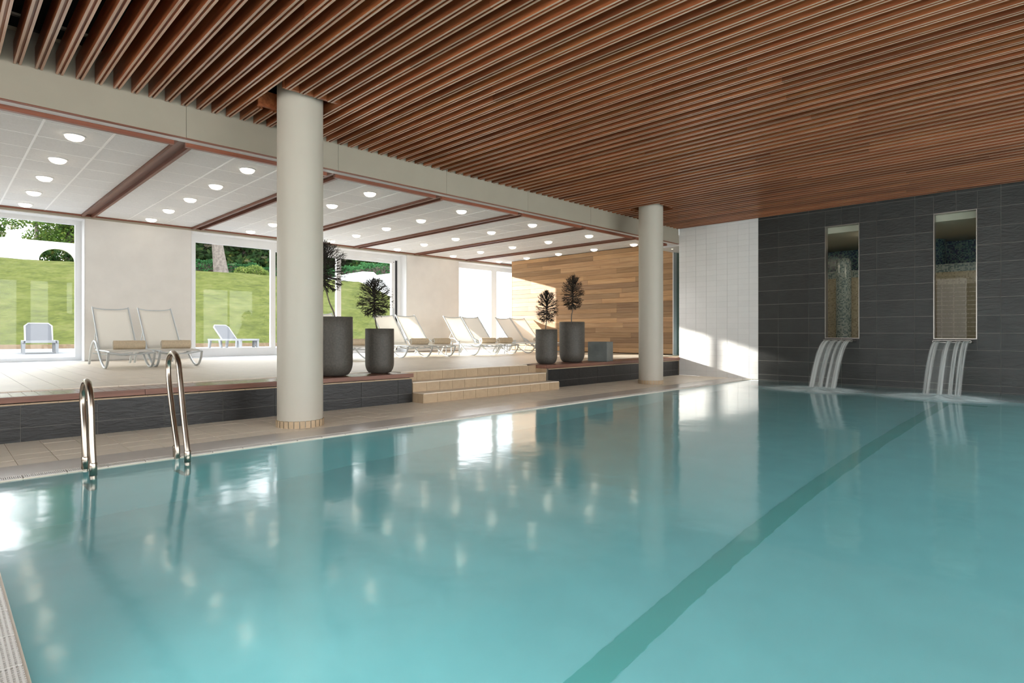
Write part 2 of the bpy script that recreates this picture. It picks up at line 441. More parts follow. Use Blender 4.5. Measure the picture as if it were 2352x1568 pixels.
# ------------------------------------------------------------------ key dimensions
PX = -6.94      # plinth face / fascia face
ZU = 0.425      # upper deck
XW = -14.30     # window wall, inner face
XF = -14.65     # window frames
YB = 12.55      # end wall (white tile, slate)
YP = 13.60      # timber wall
WE = -5.23      # pool long edge
WY = 0.20       # pool near edge
ZC = 3.36       # panel ceiling
ZS = 3.445      # slat undersides
XR = 2.6        # unseen right wall
TP = 0.245      # tile pitch

# ------------------------------------------------------------------ lower deck, gutter, pool
b = MB(); b.box(PX - 0.3, -5.73, -4.0, YB, -0.30, -0.004)
floor = structure(b.build('floor', M['grout']), 'beige tiled walkway between the pool gutter and the dark plinth')
w5 = (-5.732 - PX) / 5
y = 0.217 - TP * 2
ys = []
while y < YB - 0.01:
    ys.append(y); y += TP
for j, y in enumerate(ys):
    for i in range(5):
        piece('tile', M['deck_tile'], PX + i * w5 + 0.002, PX + (i + 1) * w5 - 0.002, y + 0.0025, min(y + TP, YB) - 0.0025, -0.01, random.uniform(-0.0006, 0.0006), floor)
b = MB(); b.box(-5.731, -5.335, -4.0, YB, -0.30, 0.0)
chan = structure(b.build('floor', M['channel']), 'smooth grey stone gutter strip along the pool')
# far-left part of the walkway before the tiles
b = MB(); b.box(PX - 0.3, -5.733, -4.0, ys[0], -0.02, 0.0); b.build('tile', M['deck_tile'], floor)['kind'] = 'stuff'

# gutter grating: modules with cross bars
def grate_mesh(L, W, n, along):
    """module of length L along 'y' or 'x' and width W: two side rails, a mid rail and n bars"""
    g = MB(); rail = 0.007
    def bx(a0, a1, c0, c1, z0, z1):
        if along == 'y': g.box(c0, c1, a0, a1, z0, z1)
        else: g.box(a0, a1, c0, c1, z0, z1)
    for c in (0, W / 2 - rail / 2, W - rail): bx(0, L, c, c + rail, -0.02, 0.0)
    p = L / n
    for k in range(n): bx(p * k + p * 0.22, p * k + p * 0.78, 0, W, -0.02, 0.002)
    me = g.mesh('grating'); me.materials.append(M['grate']); return me
b = MB(); b.box(-5.335, -5.232, -4.0, YB, -0.30, -0.022)
gut = structure(b.build('trim_1', M['grate_dark']), 'white slotted gutter grating along the long pool edge')
gm = grate_mesh(TP - 0.008, 0.094, 22, 'y')
for j, y in enumerate(ys[2:]):
    if y + TP > YB: break
    place(gm, 'grating', gut, (-5.331, y - 0.013 + 0.004, -0.003))
b = MB(); b.box(-5.237, -5.228, WY, YB, -0.05, -0.008); b.build('lip', M['deck_tile'], gut)

b = MB(); b.box(-5.232, XR, 0.102, WY, -0.30, -0.022)
gut2 = structure(b.build('trim_2', M['grate_dark']), 'white slotted gutter grating along the near pool end')
def grate_grid(L, W):
    g = MB()
    for k in range(7): c = 0.004 + (W - 0.014) * k / 6; g.box(0, L, c, c + 0.006, -0.02, 0.0)
    for k in range(16): c = 0.004 + (L - 0.016) * k / 15; g.box(c, c + 0.007, 0, W, -0.02, -0.002)
    me = g.mesh('grating'); me.materials.append(M['grate']); return me
gm2 = grate_grid(TP - 0.008, 0.09)
x = -5.23
while x < XR - TP:
    place(gm2, 'grating', gut2, (x + 0.004, 0.105, -0.002)); x += TP
b = MB(); b.box(-5.232, XR, WY - 0.004, WY + 0.004, -0.05, -0.008); b.build('lip', M['deck_tile'], gut2)
b = MB(); b.box(-5.332, XR, -4.0, 0.102, -0.30, -0.004)
floor2 = structure(b.build('floor', M['grout']), 'beige tiled deck at the near end of the pool')
x = -5.32
while x < 0.4:
    for k in range(3):
        piece('tile', M['deck_tile'], x + 0.002, x + TP - 0.002, 0.10 - (k + 1) * TP + 0.002, 0.10 - k * TP - 0.002, -0.01, 0.0, floor2)
    x += TP

# pool basin
ZPB = -1.32
b = MB()
b.box(WE - 0.2, XR + 0.2, WY - 0.1, YB + 0.1, ZPB - 0.2, ZPB)
pool = structure(b.build('pool_basin', M['pool_tile']), 'turquoise swimming pool basin seen through the water')
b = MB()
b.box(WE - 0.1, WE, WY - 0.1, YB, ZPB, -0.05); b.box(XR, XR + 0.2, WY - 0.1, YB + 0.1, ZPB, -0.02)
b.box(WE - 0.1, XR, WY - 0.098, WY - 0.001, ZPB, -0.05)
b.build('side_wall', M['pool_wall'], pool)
b = MB(); b.box(-1.785, -1.625, 0.9, 11.6, ZPB, ZPB + 0.004); b.box(-2.25, -1.16, 11.6, 11.76, ZPB, ZPB + 0.004)
b.build('lane_line', M['lane'], pool)
b = MB(); b.box(WE - 0.1, XR, YB, YB + 0.1, ZPB, -0.30); b.build('end_wall', M['slate'], pool)
# water sheet
b = MB(); b.quad((WE, WY, 0), (XR, WY, 0), (XR, YB, 0), (WE, YB, 0))
o = b.build('pool_water', M['water'], None, (0, 0, -0.012))
tag(o, 'still turquoise pool water mirroring the columns and windows', 'water', kind='stuff')
# unseen fill lamps added in the near and right walls to light the pool
def pool_fill_lamp(loc, rz, lab):
    t = empty('pool_fill_lamp', loc, rz)
    r = MB(); r.lathe([(0.0, -0.005), (0.15, -0.005), (0.155, 0.02), (0.13, 0.03), (0.13, 0.012)], 24)
    q = r.build('rim', M['steel'], t); q.rotation_euler = (math.pi / 2, 0, 0)
    r = MB(); r.lathe([(0.128, 0.013), (0.09, 0.028), (0.0, 0.034)], 24)
    q = r.build('lens', M['pool_fill_lamp'], t); q.rotation_euler = (math.pi / 2, 0, 0)
    tag(t, lab, 'lamp', 'unseen fill lamps added in the pool walls')
for k, x in enumerate((-2.5, -1.1, 0.3)):
    pool_fill_lamp((x, WY + 0.004, -0.5), math.pi, 'unseen underwater fill lamp added in the near pool wall, %s from the ladder corner' % ('first', 'second', 'third', 'fourth', 'fifth')[k])
for k, y in enumerate((4.6, 7.0, 9.4, 11.6)):
    pool_fill_lamp((XR - 0.004, y, -0.75), -math.pi / 2, 'unseen underwater fill lamp added in the right pool wall, %s from the near end' % ('first', 'second', 'third', 'fourth', 'fifth')[k])

# ------------------------------------------------------------------ plinth, upper deck, steps
SY0, SY1 = 4.917, 7.86
def plinth(y0, y1, lab):
    q = MB(); q.box(PX - 0.6, PX - 0.006, y0, y1, 0.0, 0.349)
    p = structure(q.build('wall_plinth', M['slate_grout']), lab)
    y = y0; first = 0.576 - 0.584 * 6
    edges = [y0] + [first + 0.584 * k for k in range(40) if y0 + 0.05 < first + 0.584 * k < y1 - 0.05] + [y1]
    for a, c in zip(edges, edges[1:]):
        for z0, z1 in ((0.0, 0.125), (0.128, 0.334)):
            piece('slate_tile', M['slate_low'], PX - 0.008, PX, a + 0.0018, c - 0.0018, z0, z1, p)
    y = y0
    while y < y1 - 0.01:
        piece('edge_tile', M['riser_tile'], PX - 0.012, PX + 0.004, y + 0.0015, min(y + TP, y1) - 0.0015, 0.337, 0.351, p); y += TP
    return p
plinth(-1.6, 4.90, 'low plinth of large dark slate tiles left of the steps')
plinth(7.865, YB, 'low plinth of dark slate tiles right of the steps')

def bench(y0, y1, lab, boards, xb=-7.50, top=0.416):
    t = empty('deck_bench', (PX, y0, 0.0))
    L = y1 - y0
    if boards:
        cut = 1.555 - y0
        for a, c in ((0, cut), (cut + 0.004, L)):
            q = MB(); q.box(-0.03, 0.032, a, c, 0.362, top); q.build('edge_board', M['bench'], t)
        k0 = math.ceil((y0 - 0.521) / 0.1017)
        y = 0.521 + k0 * 0.1017
        while y < y1 - 0.02:
            piece('board', M['bench_board'], xb - PX, -0.031, y - y0 + 0.002, min(y + 0.1017, y1) - y0 - 0.002, 0.392, top - 0.001, t)
            y += 0.1017
        q = MB(); q.box(xb - PX, -0.05, 0.01, L - 0.01, 0.352, 0.39); q.build('bearer', M['dark'], t)
    else:
        q = MB(); q.box(-0.30, 0.03, 0, L, 0.36, top); q.build('edge_board', M['bench'], t)
        for a, c in ((-0.432, -0.303), (xb - PX, -0.435)):
            q = MB(); q.box(a, c, 0.0, L, 0.37, top - 0.001); q.build('board', M['bench'], t)
        q = MB(); q.box(xb - PX, -0.02, 0.02, L, 0.352, 0.37); q.build('bearer', M['dark'], t)
    return tag(t, lab, 'bench')
bench(-1.6, 4.905, 'red-brown timber deck bench of short cross boards on the slate plinth left of the steps', True)
bench(7.80, YB - 0.02, 'red-brown timber deck slab on the slate plinth right of the steps', False)

b = MB(); b.box(XW - 0.02, -7.20, -4.0, 15.2, 0.02, ZU - 0.012); b.box(-7.2, PX, 12.5, 15.0, 0.02, ZU); b.box(PX - 0.02, -6.75, YB + 0.16, 15.0, 0.02, ZU)
upper = structure(b.build('floor', M['grout']), 'raised beige tiled terrace deck with the loungers')
yy = 0.217 - TP * 2; rows = 0; stuff = MB(); cnt = 0
xs = [-7.18 - TP * k for k in range(0, 30)]
for i, x in enumerate(xs):
    if x - TP < XW: continue
    y = 0.217 - TP * 17
    while y < 13.58:
        bench_here = x > -7.5 - 0.01 and (y < SY0 - 0.05 or y > SY1 - 0.3)
        x1 = x; x0 = x - TP
        if x0 < -7.5 < x1 and (y < SY0 - 0.1 or y > SY1 - 0.15): x1 = -7.503
        if not (x > -7.5 and bench_here and x0 > -7.5):
            if x1 - x0 > 0.02:
                if i <= 7 and y > 0.2 and cnt < 296:
                    piece('tile', M['deck_tile'], x0 + 0.002, x1 - 0.002, y + 0.002, y + TP - 0.002, ZU - 0.01, ZU, upper); cnt += 1
                else:
                    stuff.box(x0 + 0.002, x1 - 0.002, y + 0.002, y + TP - 0.002, ZU - 0.01, ZU)
        y += TP
stuff.build('tile', M['deck_tile'], upper)['kind'] = 'stuff'
# drainage strip along the window wall
b = MB(); b.box(XW, XW + 0.11, -4, 14.2, ZU - 0.003, ZU + 0.003); b.build('drain_strip', M['grate'], upper)

# steps
stair = structure(empty('stairs', (0, 0, 0)), 'three beige tiled steps from the pool walkway up to the terrace')
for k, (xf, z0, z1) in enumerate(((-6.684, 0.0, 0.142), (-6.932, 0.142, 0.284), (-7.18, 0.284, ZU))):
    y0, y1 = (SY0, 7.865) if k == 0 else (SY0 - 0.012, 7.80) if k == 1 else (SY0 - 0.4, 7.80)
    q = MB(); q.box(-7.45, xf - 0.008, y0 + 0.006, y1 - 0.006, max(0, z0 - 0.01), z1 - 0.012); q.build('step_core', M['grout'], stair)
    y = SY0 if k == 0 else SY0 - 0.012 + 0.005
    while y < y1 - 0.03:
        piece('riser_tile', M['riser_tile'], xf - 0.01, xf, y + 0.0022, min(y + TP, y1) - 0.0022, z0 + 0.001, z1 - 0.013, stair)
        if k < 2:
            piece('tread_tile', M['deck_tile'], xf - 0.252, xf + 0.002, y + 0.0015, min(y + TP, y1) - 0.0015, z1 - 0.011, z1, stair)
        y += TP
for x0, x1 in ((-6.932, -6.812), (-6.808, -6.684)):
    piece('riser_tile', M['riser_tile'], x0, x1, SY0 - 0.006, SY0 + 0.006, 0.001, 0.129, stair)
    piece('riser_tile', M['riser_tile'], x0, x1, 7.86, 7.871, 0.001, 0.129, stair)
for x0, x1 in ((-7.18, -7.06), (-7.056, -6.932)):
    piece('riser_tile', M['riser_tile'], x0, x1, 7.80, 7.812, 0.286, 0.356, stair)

# ------------------------------------------------------------------ columns
for n, (cx_, cy_, lab) in enumerate(((-6.07, 2.825, 'thick round pale column by the pool edge, nearest the ladder'), (-6.17, 10.05, 'round pale column by the pool edge near the white tiled wall'))):
    c = MB(); c.lathe([(0.236, 0.0), (0.236, ZS + 0.3)], 56)
    o = c.build('column', M['column'], None, (cx_, cy_, 0)); structure(o, lab)
    nt_ = 27
    for k in range(nt_):
        a0 = 2 * math.pi * k / nt_ + 0.02; a1 = 2 * math.pi * (k + 1) / nt_ - 0.012
        q = MB()
        q.lathe([(0.237, 0.0), (0.247, 0.0), (0.247, 0.070), (0.237, 0.074)], 3, smooth=False, a0=a0, a1=a1)
        q.build('base_tile', M['riser_tile'], o)
COLS = ((-6.07, 2.825), (-6.17, 10.05))

# ------------------------------------------------------------------ slatted ceiling
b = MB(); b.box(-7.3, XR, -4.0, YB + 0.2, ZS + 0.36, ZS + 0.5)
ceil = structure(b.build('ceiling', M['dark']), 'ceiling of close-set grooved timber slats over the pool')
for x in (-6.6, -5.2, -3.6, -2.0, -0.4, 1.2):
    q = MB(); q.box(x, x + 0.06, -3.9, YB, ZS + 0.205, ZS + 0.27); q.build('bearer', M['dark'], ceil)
for y in (0.2, 0.75, 1.3):     # pale service tray seen between the slats
    q = MB(); q.box(-6.9, -6.55, y, y + 0.35, ZS + 0.29, ZS + 0.31); q.build('service_tray', M['fascia'], ceil)
# unit slat: length 1 along x, profile with a groove underneath
SW, SH, G, GD = 0.056, 0.20, 0.019, 0.017
prof = [(0, SH), (0, 0), ((SW - G) / 2, 0), ((SW - G) / 2, GD), ((SW + G) / 2, GD), ((SW + G) / 2, 0), (SW, 0), (SW, SH)]
sl = MB()
vs = [(0, y, z) for y, z in prof] + [(1, y, z) for y, z in prof]; n8 = 8
sl.add(vs, [(i, (i + 1) % n8, n8 + (i + 1) % n8, n8 + i) for i in range(n8)] + [tuple(range(n8 - 1, -1, -1)), tuple(range(n8, 2 * n8))])
slat_me = sl.mesh('slat'); slat_me.materials.append(M['slat']); slat_me.materials.append(M['slat_gloss_tint'])
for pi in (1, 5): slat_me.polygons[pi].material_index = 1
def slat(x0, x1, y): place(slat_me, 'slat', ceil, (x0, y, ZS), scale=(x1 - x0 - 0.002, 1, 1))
SP = 0.1523
k = -6
while True:
    y = 0.524 + SP * k; k += 1
    if y > YB - 0.05: break
    cuts = None
    for cx_, cy_ in COLS:
        if abs(y + SW / 2 - cy_) < 0.30: cuts = (cx_ - 0.34, cx_ + 0.34)
    x0 = PX + 0.012
    br = random.choice((-4.4, -3.3, -2.1, -1.2, -0.2)) + random.uniform(-0.2, 0.2)
    if cuts:
        slat(x0, cuts[0], y); slat(cuts[1], br, y)
    else:
        slat(x0, br, y)
    slat(br, XR - 0.05, y)
for cx_, cy_ in COLS:
    for x in (cx_ - 0.34, cx_ + 0.30):
        piece('trimmer', M['slat'], x, x + 0.036, cy_ - 0.33, cy_ + 0.33, ZS + 0.02, ZS + 0.19, ceil)

# ------------------------------------------------------------------ fascia beam
b = MB(); b.box(PX - 0.16, PX - 0.018, -4.0, YB, 3.118, 3.9)
fas = structure(b.build('trim_3', M['grout']), 'pale fascia beam between the slatted and the panelled ceiling')
ed = [-4.0, 0.16] + [1.951 + 1.792 * k for k in range(6)] + [YB]
for a, c in zip(ed, ed[1:]):
    piece('panel', M['fascia'], PX - 0.018, PX, a + 0.002, c - 0.002, 3.112, 3.86, fas)
piece('lower_edge', M['batten_y'], PX - 0.05, PX - 0.002, -4.0, YB, 3.104, 3.111, fas)  # thin strip of the red-brown edge wood under the panels
b = MB(); b.box(PX - 0.16, PX - 0.05, -4, YB, 3.106, 3.117); b.build('underside', M['white'], fas)
BY = [2.215 + 2.01 * k for k in range(-1, 6)]
for a, c in zip(ed[1:], ed[2:]):
    piece('edge_batten', M['batten_y'], PX - 0.215, PX - 0.165, a + 0.045, min(c - 0.075, YB - 0.4), 3.062, 3.36, fas)

# ------------------------------------------------------------------ panelled ceiling
b = MB(); b.box(XW - 0.4, -7.10, -4.0, 15.2, ZC + 0.02, ZC + 0.4)
ceil2 = structure(b.build('ceiling', M['tbar']), 'white panelled ceiling with round lamps over the terrace')
XL = [-7.12 - 0.0] + [-7.62 - 0.6565 * k for k in range(0, 11)]
XL = [x for x in XL if x > XW] + [XW + 0.03]
for k in range(-1, 6):
    yc = BY[k + 1] + 1.005 if k >= -1 else 0
    yc = 1.21 + 2.01 * (k)
    lo, hi = yc - 0.895, yc + 0.895
    if k == 5: pass
    for c0, c1 in ((lo, yc - 0.335), (yc - 0.322, yc + 0.322), (yc + 0.335, hi)):
        for a, c in zip(XL, XL[1:]):
            piece('ceiling_tile', M['ceil_tile'], c + 0.003, a - 0.003, c0, c1, ZC, ZC + 0.02, ceil2)
for c0, c1 in ((12.37, 12.92), (12.933, 13.58)):
    for a, c in zip(XL, XL[1:]):
        piece('ceiling_tile', M['ceil_tile'], c + 0.003, a - 0.003, c0, c1, ZC, ZC + 0.02, ceil2)
for k in range(0, 7):
    yc = 1.21 + 2.01 * k
    for yb in (yc - 0.3285, yc + 0.3285):
        if yb < 13.55: piece('ceiling_bar', M['tbar'], XW + 0.03, -7.12, yb - 0.012, yb + 0.012, ZC - 0.004, ZC + 0.01, ceil2)
for k in range(-1, 7):
    yc = 1.21 + 2.01 * k
    for x in XL[1:-1]: piece('ceiling_bar', M['tbar'], x - 0.006, x + 0.006, yc - 0.895, min(yc + 0.895, 13.58), ZC - 0.003, ZC + 0.01, ceil2)
# double battens with a dark slot between
for y in BY:
    piece('batten', M['batten'], XW + 0.01, PX - 0.17, y - 0.105, y - 0.062, ZC - 0.045, ZC + 0.018, ceil2)
    piece('batten', M['batten'], XW + 0.01, PX - 0.17, y + 0.062, y + 0.105, ZC - 0.045, ZC + 0.018, ceil2)
    piece('slot', M['batten'], XW + 0.01, PX - 0.17, y - 0.062, y + 0.062, ZC + 0.012, ZC + 0.019, ceil2)
piece('end_batten', M['batten_y'], PX - 0.6, PX - 0.215, 12.33, 12.37, 3.07, 3.36, ceil2)

# ceiling lamps
LAMPX = (-8.62, -9.93, -11.24, -12.55, -13.80)
ORD = ('first', 'second', 'third', 'fourth', 'fifth', 'sixth', 'seventh')
lamp0 = None
for r in range(7):
    for i, x in enumerate(reversed(LAMPX)):
        y = 1.21 + 2.01 * r
        if r == 6: y = 13.20
        if lamp0 is None:
            lamp0 = empty('ceiling_lamp')
            q = MB(); q.lathe([(0.100, 0.0), (0.116, 0.0), (0.113, -0.010), (0.099, -0.012)], 28); q.build('rim', M['white'], lamp0)
            q = MB(); q.lathe([(0.099, -0.008), (0.092, -0.032), (0.07, -0.052), (0.035, -0.064), (0.0, -0.067)], 28); q.build('lens', M['lens'], lamp0)
            t = lamp0
        else:
            t = copy_tree(lamp0)
        t.location = (x, y, ZC)
        tag(t, 'lit round ceiling lamp, %s from the window wall in the %s bay from the left' % (ORD[i], ORD[r]), 'lamp', 'round lamps in the white panel ceiling')
b = empty('downlight', (-7.39, 13.03, 3.084)); q = MB(); q.lathe([(0.03, 0.0), (0.05, 0.0), (0.048, -0.008), (0.03, -0.006)], 20); q.build('rim', M['alu'], b)
q = MB(); q.lathe([(0.03, -0.002), (0.0, -0.003)], 20); q.build('lens', M['lens'], b)
tag(b, 'tiny recessed downlight in the passage ceiling by the white tiled wall', 'lamp')
b = MB(); b.box(-7.72, -6.75, 12.72, 15.0, 3.085, 3.34); structure(b.build('ceiling', M['white']), 'plain white passage ceiling behind the tiled wall')

# ------------------------------------------------------------------ window wall
Y1a, Y1b = -3.2, 2.175
Y2a, Y2b = 4.12, 9.905
Y3a, Y3b = 11.89, 14.9
ZT = 3.285; ZSILL = ZU
b = MB()
for a, c in ((-4.5, Y1a), (Y1b, Y2a), (Y2b, Y3a), (Y3b, 15.2)): b.box(XF - 0.1, XW, a, c, 0.0, 3.8)
b.box(XF - 0.1, XW, -4.5, 15.2, ZT, 3.8); b.box(XF - 0.1, XW - 0.0, -4.5, 15.2, 0.0, ZU - 0.01)
wall_left = structure(b.build('wall_left', M['wall_paint']), 'pale beige window wall panels between the large windows')
for a, c in ((Y1b, Y2a), (Y2b, Y3a)):
    piece('panel', M['wall_paint'], XW, XW + 0.012, a + 0.01, c - 0.01, ZU + 0.03, 3.335, wall_left)
    piece('baseboard', M['frame_steel'], XW, XW + 0.006, a, c, ZU, ZU + 0.028, wall_left)
piece('cornice', M['batten_y'], XW, XW + 0.05, -4, 14.6, 3.33, 3.358, wall_left)
piece('cornice', M['fascia'], XW, XW + 0.03, -4, 14.6, 3.292, 3.329, wall_left)

def win(name, ya, yb, lab):
    t = structure(empty(name, (0, 0, 0)), lab)
    # white lining of the reveal
    for (y0, y1, z0, z1) in ((ya, ya + 0.012, ZU, ZT), (yb - 0.012, yb, ZU, ZT), (ya, yb, ZT - 0.012, ZT)):
        piece('reveal', M['white'], XF - 0.02, XW + 0.004, y0, y1, z0, z1, t)
    piece('sill', M['white'], XF - 0.02, XW + 0.004, ya, yb, ZU - 0.01, ZU + 0.008, t)
    return t
def bar(t, y0, y1, z0, z1, d0=-0.04, d1=0.04, mat='white', nm='frame'):
    return piece(nm, M[mat], XF + d0, XF + d1, y0, y1, z0, z1, t)
def pane(t, y0, y1, z0, z1, x=0.0):
    q = MB(); q.quad((XF + x, y0, z0), (XF + x, y1, z0), (XF + x, y1, z1), (XF + x, y0, z1))
    return q.build('glass_pane', M['glass'], t)
GB, GT = 0.64, 3.09
w1 = win('window_1', Y1a, Y1b, 'large fixed window on the left looking onto the lawn')
bar(w1, Y1a, Y1b, 3.19, ZT - 0.012); bar(w1, Y1a, Y1b, ZU, 0.51); bar(w1, 2.06, Y1b - 0.012, ZU, ZT); bar(w1, Y1a, Y1a + 0.1, ZU, ZT); bar(w1, -0.62, -0.5, 0.5, 3.2)
pane(w1, Y1a, 2.06, 0.5, 3.2)
w2 = win('window_2', Y2a, Y2b, 'large sliding window door in the middle, behind the near column')
bar(w2, Y2a, Y2b, 3.15, ZT - 0.012); bar(w2, Y2a, Y2b, ZU, 0.50)
bar(w2, Y2a + 0.012, 4.30, 0.5, 3.16); bar(w2, 4.30, 6.03, GT, 3.16); bar(w2, 4.30, 6.03, 0.5, GB)
bar(w2, 6.03, 6.15, 0.5, 3.16)
bar(w2, 6.15, 7.83, 3.05, 3.16, -0.06, 0.02); bar(w2, 6.15, 7.83, 0.5, 0.62, -0.06, 0.02)
bar(w2, 7.83, 7.965, 0.5, 3.13)
bar(w2, 7.965, 9.71, 3.05, 3.14); bar(w2, 7.965, 9.71, 0.5, 0.60); bar(w2, 9.59, 9.71, 0.55, 3.1)
bar(w2, 9.71, 9.80, 0.5, 3.14, -0.03, 0.01, 'black', 'seal'); bar(w2, 9.80, Y2b - 0.012, 0.5, 3.16)
bar(w2, 9.63, 9.67, 1.45, 1.72, 0.04, 0.07, 'alu', 'handle')
for y in (7.9, 9.66): bar(w2, y - 0.012, y + 0.012, 3.075, 3.095, 0.04, 0.046, 'black', 'sensor')
pane(w2, 4.30, 6.03, GB, GT); pane(w2, 6.15, 7.83, 0.62, 3.05, -0.02); pane(w2, 7.965, 9.59, 0.6, 3.05)
w3 = win('window_3', Y3a, Y3b, 'bright window at the far end beside the timber wall')
bar(w3, Y3a, Y3b, 3.13, ZT - 0.012); bar(w3, Y3a, Y3b, ZU, 0.52); bar(w3, Y3a + 0.012, Y3a + 0.1, 0.5, 3.15); bar(w3, 13.61, 13.86, 0.5, 3.15); bar(w3, Y3b - 0.1, Y3b, 0.5, 3.15)
pane(w3, Y3a + 0.1, 13.61, 0.52, 3.13); pane(w3, 13.86, Y3b - 0.1, 0.52, 3.13)

# ------------------------------------------------------------------ timber wall
XE0, XE1 = -13.60, -7.70
b = MB(); b.box(XE0 + 0.01, XE1, YP + 0.015, YP + 0.15, ZU, 3.36)
tw = structure(b.build('wall_back', M['dark']), 'wall of horizontal honey coloured timber planks behind the loungers')
z = ZU + 0.02; row = 0
while z < 3.34:
    z1 = min(z + 0.1393, 3.352)
    x = XE0; L = random.uniform(0.6, 2.6)
    while x < XE1 - 0.01:
        x1 = min(x + L, XE1)
        if XE1 - x1 < 0.35: x1 = XE1
        piece('plank', M['plank'], x + 0.001, x1 - 0.001, YP, YP + 0.016 + random.uniform(0, 0.002), z + 0.002, z1 - 0.003, tw)
        x = x1; L = random.uniform(1.3, 2.9)
    z += 0.1393; row += 1
piece('corner_strip', M['plank'], XE0 - 0.008, XE0, YP - 0.004, YP + 0.15, ZU, 3.36, tw)
piece('corner_strip', M['white'], XE1, XE1 + 0.03, YP - 0.01, YP + 0.15, ZU, 3.30, tw)
piece('baseboard', M['dark'], XE0, XE1, YP - 0.003, YP + 0.01, ZU, ZU + 0.02, tw)
b = MB(); b.box(XE1 + 0.03, -6.75, 14.3, 14.4, ZU, 3.3); b.box(XE1 - 0.1, XE1 + 0.02, YP + 0.15, 14.4, ZU, 3.3)
structure(b.build('wall_passage', M['teal']), 'sage green panel at the end of the passage')
b = MB(); b.box(-14.7, -6.75, 15.0, 15.2, 0, 3.8); structure(b.build('wall_far', M['wall_paint']), 'plain wall closing the building behind the timber wall')

# ------------------------------------------------------------------ white tiled wall
b = MB(); b.box(PX + 0.002, WE + 0.158, YB + 0.006, YB + 0.16, 0.0, 3.9); b.box(PX - 0.14, PX + 0.01, YB + 0.006, YB + 0.16, 0.0, ZU - 0.006)
ww = structure(b.build('wall_back', M['white_grout']), 'white tiled wall between the passage and the slate wall')
XS = -5.073
vx = [XS - 0.0] + [XS - 0.19 - 0.2475 * k for k in range(0, 7)] + [PX]
vx = sorted(set([XS, -5.27, -5.515, -5.76, -6.008, -6.255, -6.51, -6.758, PX]))
z = 0.0
while z < 3.44:
    z1 = z + 0.1212
    for a, c in zip(vx, vx[1:]):
        piece('tile', M['white_tile'], a + 0.0018, c - 0.0018, YB, YB + 0.007, z + 0.0018, min(z1, 3.46) - 0.0018, ww)
    if z1 < ZU: piece('tile', M['white_tile'], PX - 0.14, PX - 0.0018, YB, YB + 0.007, z + 0.0018, z1 - 0.0018, ww)
    z = z1

# ------------------------------------------------------------------ slate wall with two windows
WA = (-3.755, -3.150, 0.89, 3.105); WB = (-1.990, -1.383, 0.89, 3.105)
b = MB()
xs_ = [XS + 0.002, WA[0], WA[1], WB[0], WB[1], XR]
for a, c in ((xs_[0], xs_[1]), (xs_[2], xs_[3]), (xs_[4], xs_[5])): b.box(a, c, YB + 0.006, YB + 0.16, -1.4, 3.9)
for Wn in (WA, WB): b.box(Wn[0], Wn[1], YB + 0.006, YB + 0.16, -1.4, Wn[2]); b.box(Wn[0], Wn[1], YB + 0.006, YB + 0.16, Wn[3], 3.9)
sw = structure(b.build('wall_back', M['slate_grout']), 'dark slate tiled wall behind the two water spouts')
jx = [XS, -4.658] + [-4.061 + 0.5975 * k for k in range(0, 12)]
zr = [-0.30, 0.0, 0.113, 0.408, 0.70, 0.993, 1.294, 1.60, 1.888, 2.188, 2.488, 2.788, 3.102, 3.412, 3.5]
for r, (z0, z1) in enumerate(zip(zr, zr[1:])):
    for a, c in zip(jx, jx[1:]):
        rects = [(a, c, z0, z1)]
        for Wn in (WA, WB):
            out = []
            for (p, q, s, t) in rects:
                if q <= Wn[0] or p >= Wn[1] or t <= Wn[2] or s >= Wn[3]: out.append((p, q, s, t)); continue
                if p < Wn[0]: out.append((p, Wn[0], s, t))
                if q > Wn[1]: out.append((Wn[1], q, s, t))
                p2, q2 = max(p, Wn[0]), min(q, Wn[1])
                if s < Wn[2]: out.append((p2, q2, s, Wn[2]))
                if t > Wn[3]: out.append((p2, q2, Wn[3], t))
            rects = out
        for (p, q, s, t) in rects:
            if q - p < 0.01 or t - s < 0.01: continue
            piece('slate_tile', M['slate'], p + 0.0026, q - 0.0026, YB + random.uniform(-0.001, 0.001), YB + 0.008, s + 0.0026, t - 0.0026, sw)
for n, Wn in ((4, WA), (5, WB)):
    t = structure(empty('window_%d' % n), 'tall narrow steel framed window in the slate wall, %s spout' % ('above the left' if n == 4 else 'above the right'))
    f = 0.013
    for (p, q, s, u) in ((Wn[0], Wn[0] + f, Wn[2], Wn[3]), (Wn[1] - f, Wn[1], Wn[2], Wn[3]), (Wn[0], Wn[1], Wn[3] - f, Wn[3]), (Wn[0], Wn[1], Wn[2], Wn[2] + f)):
        piece('frame', M['frame_steel'], p, q, YB - 0.012, YB + 0.13, s, u, t)
    q = MB(); q.quad((Wn[0], YB + 0.11, Wn[2]), (Wn[1], YB + 0.11, Wn[2]), (Wn[1], YB + 0.11, Wn[3]), (Wn[0], YB + 0.11, Wn[3])); q.build('glass_pane', M['glass_dim'], t)

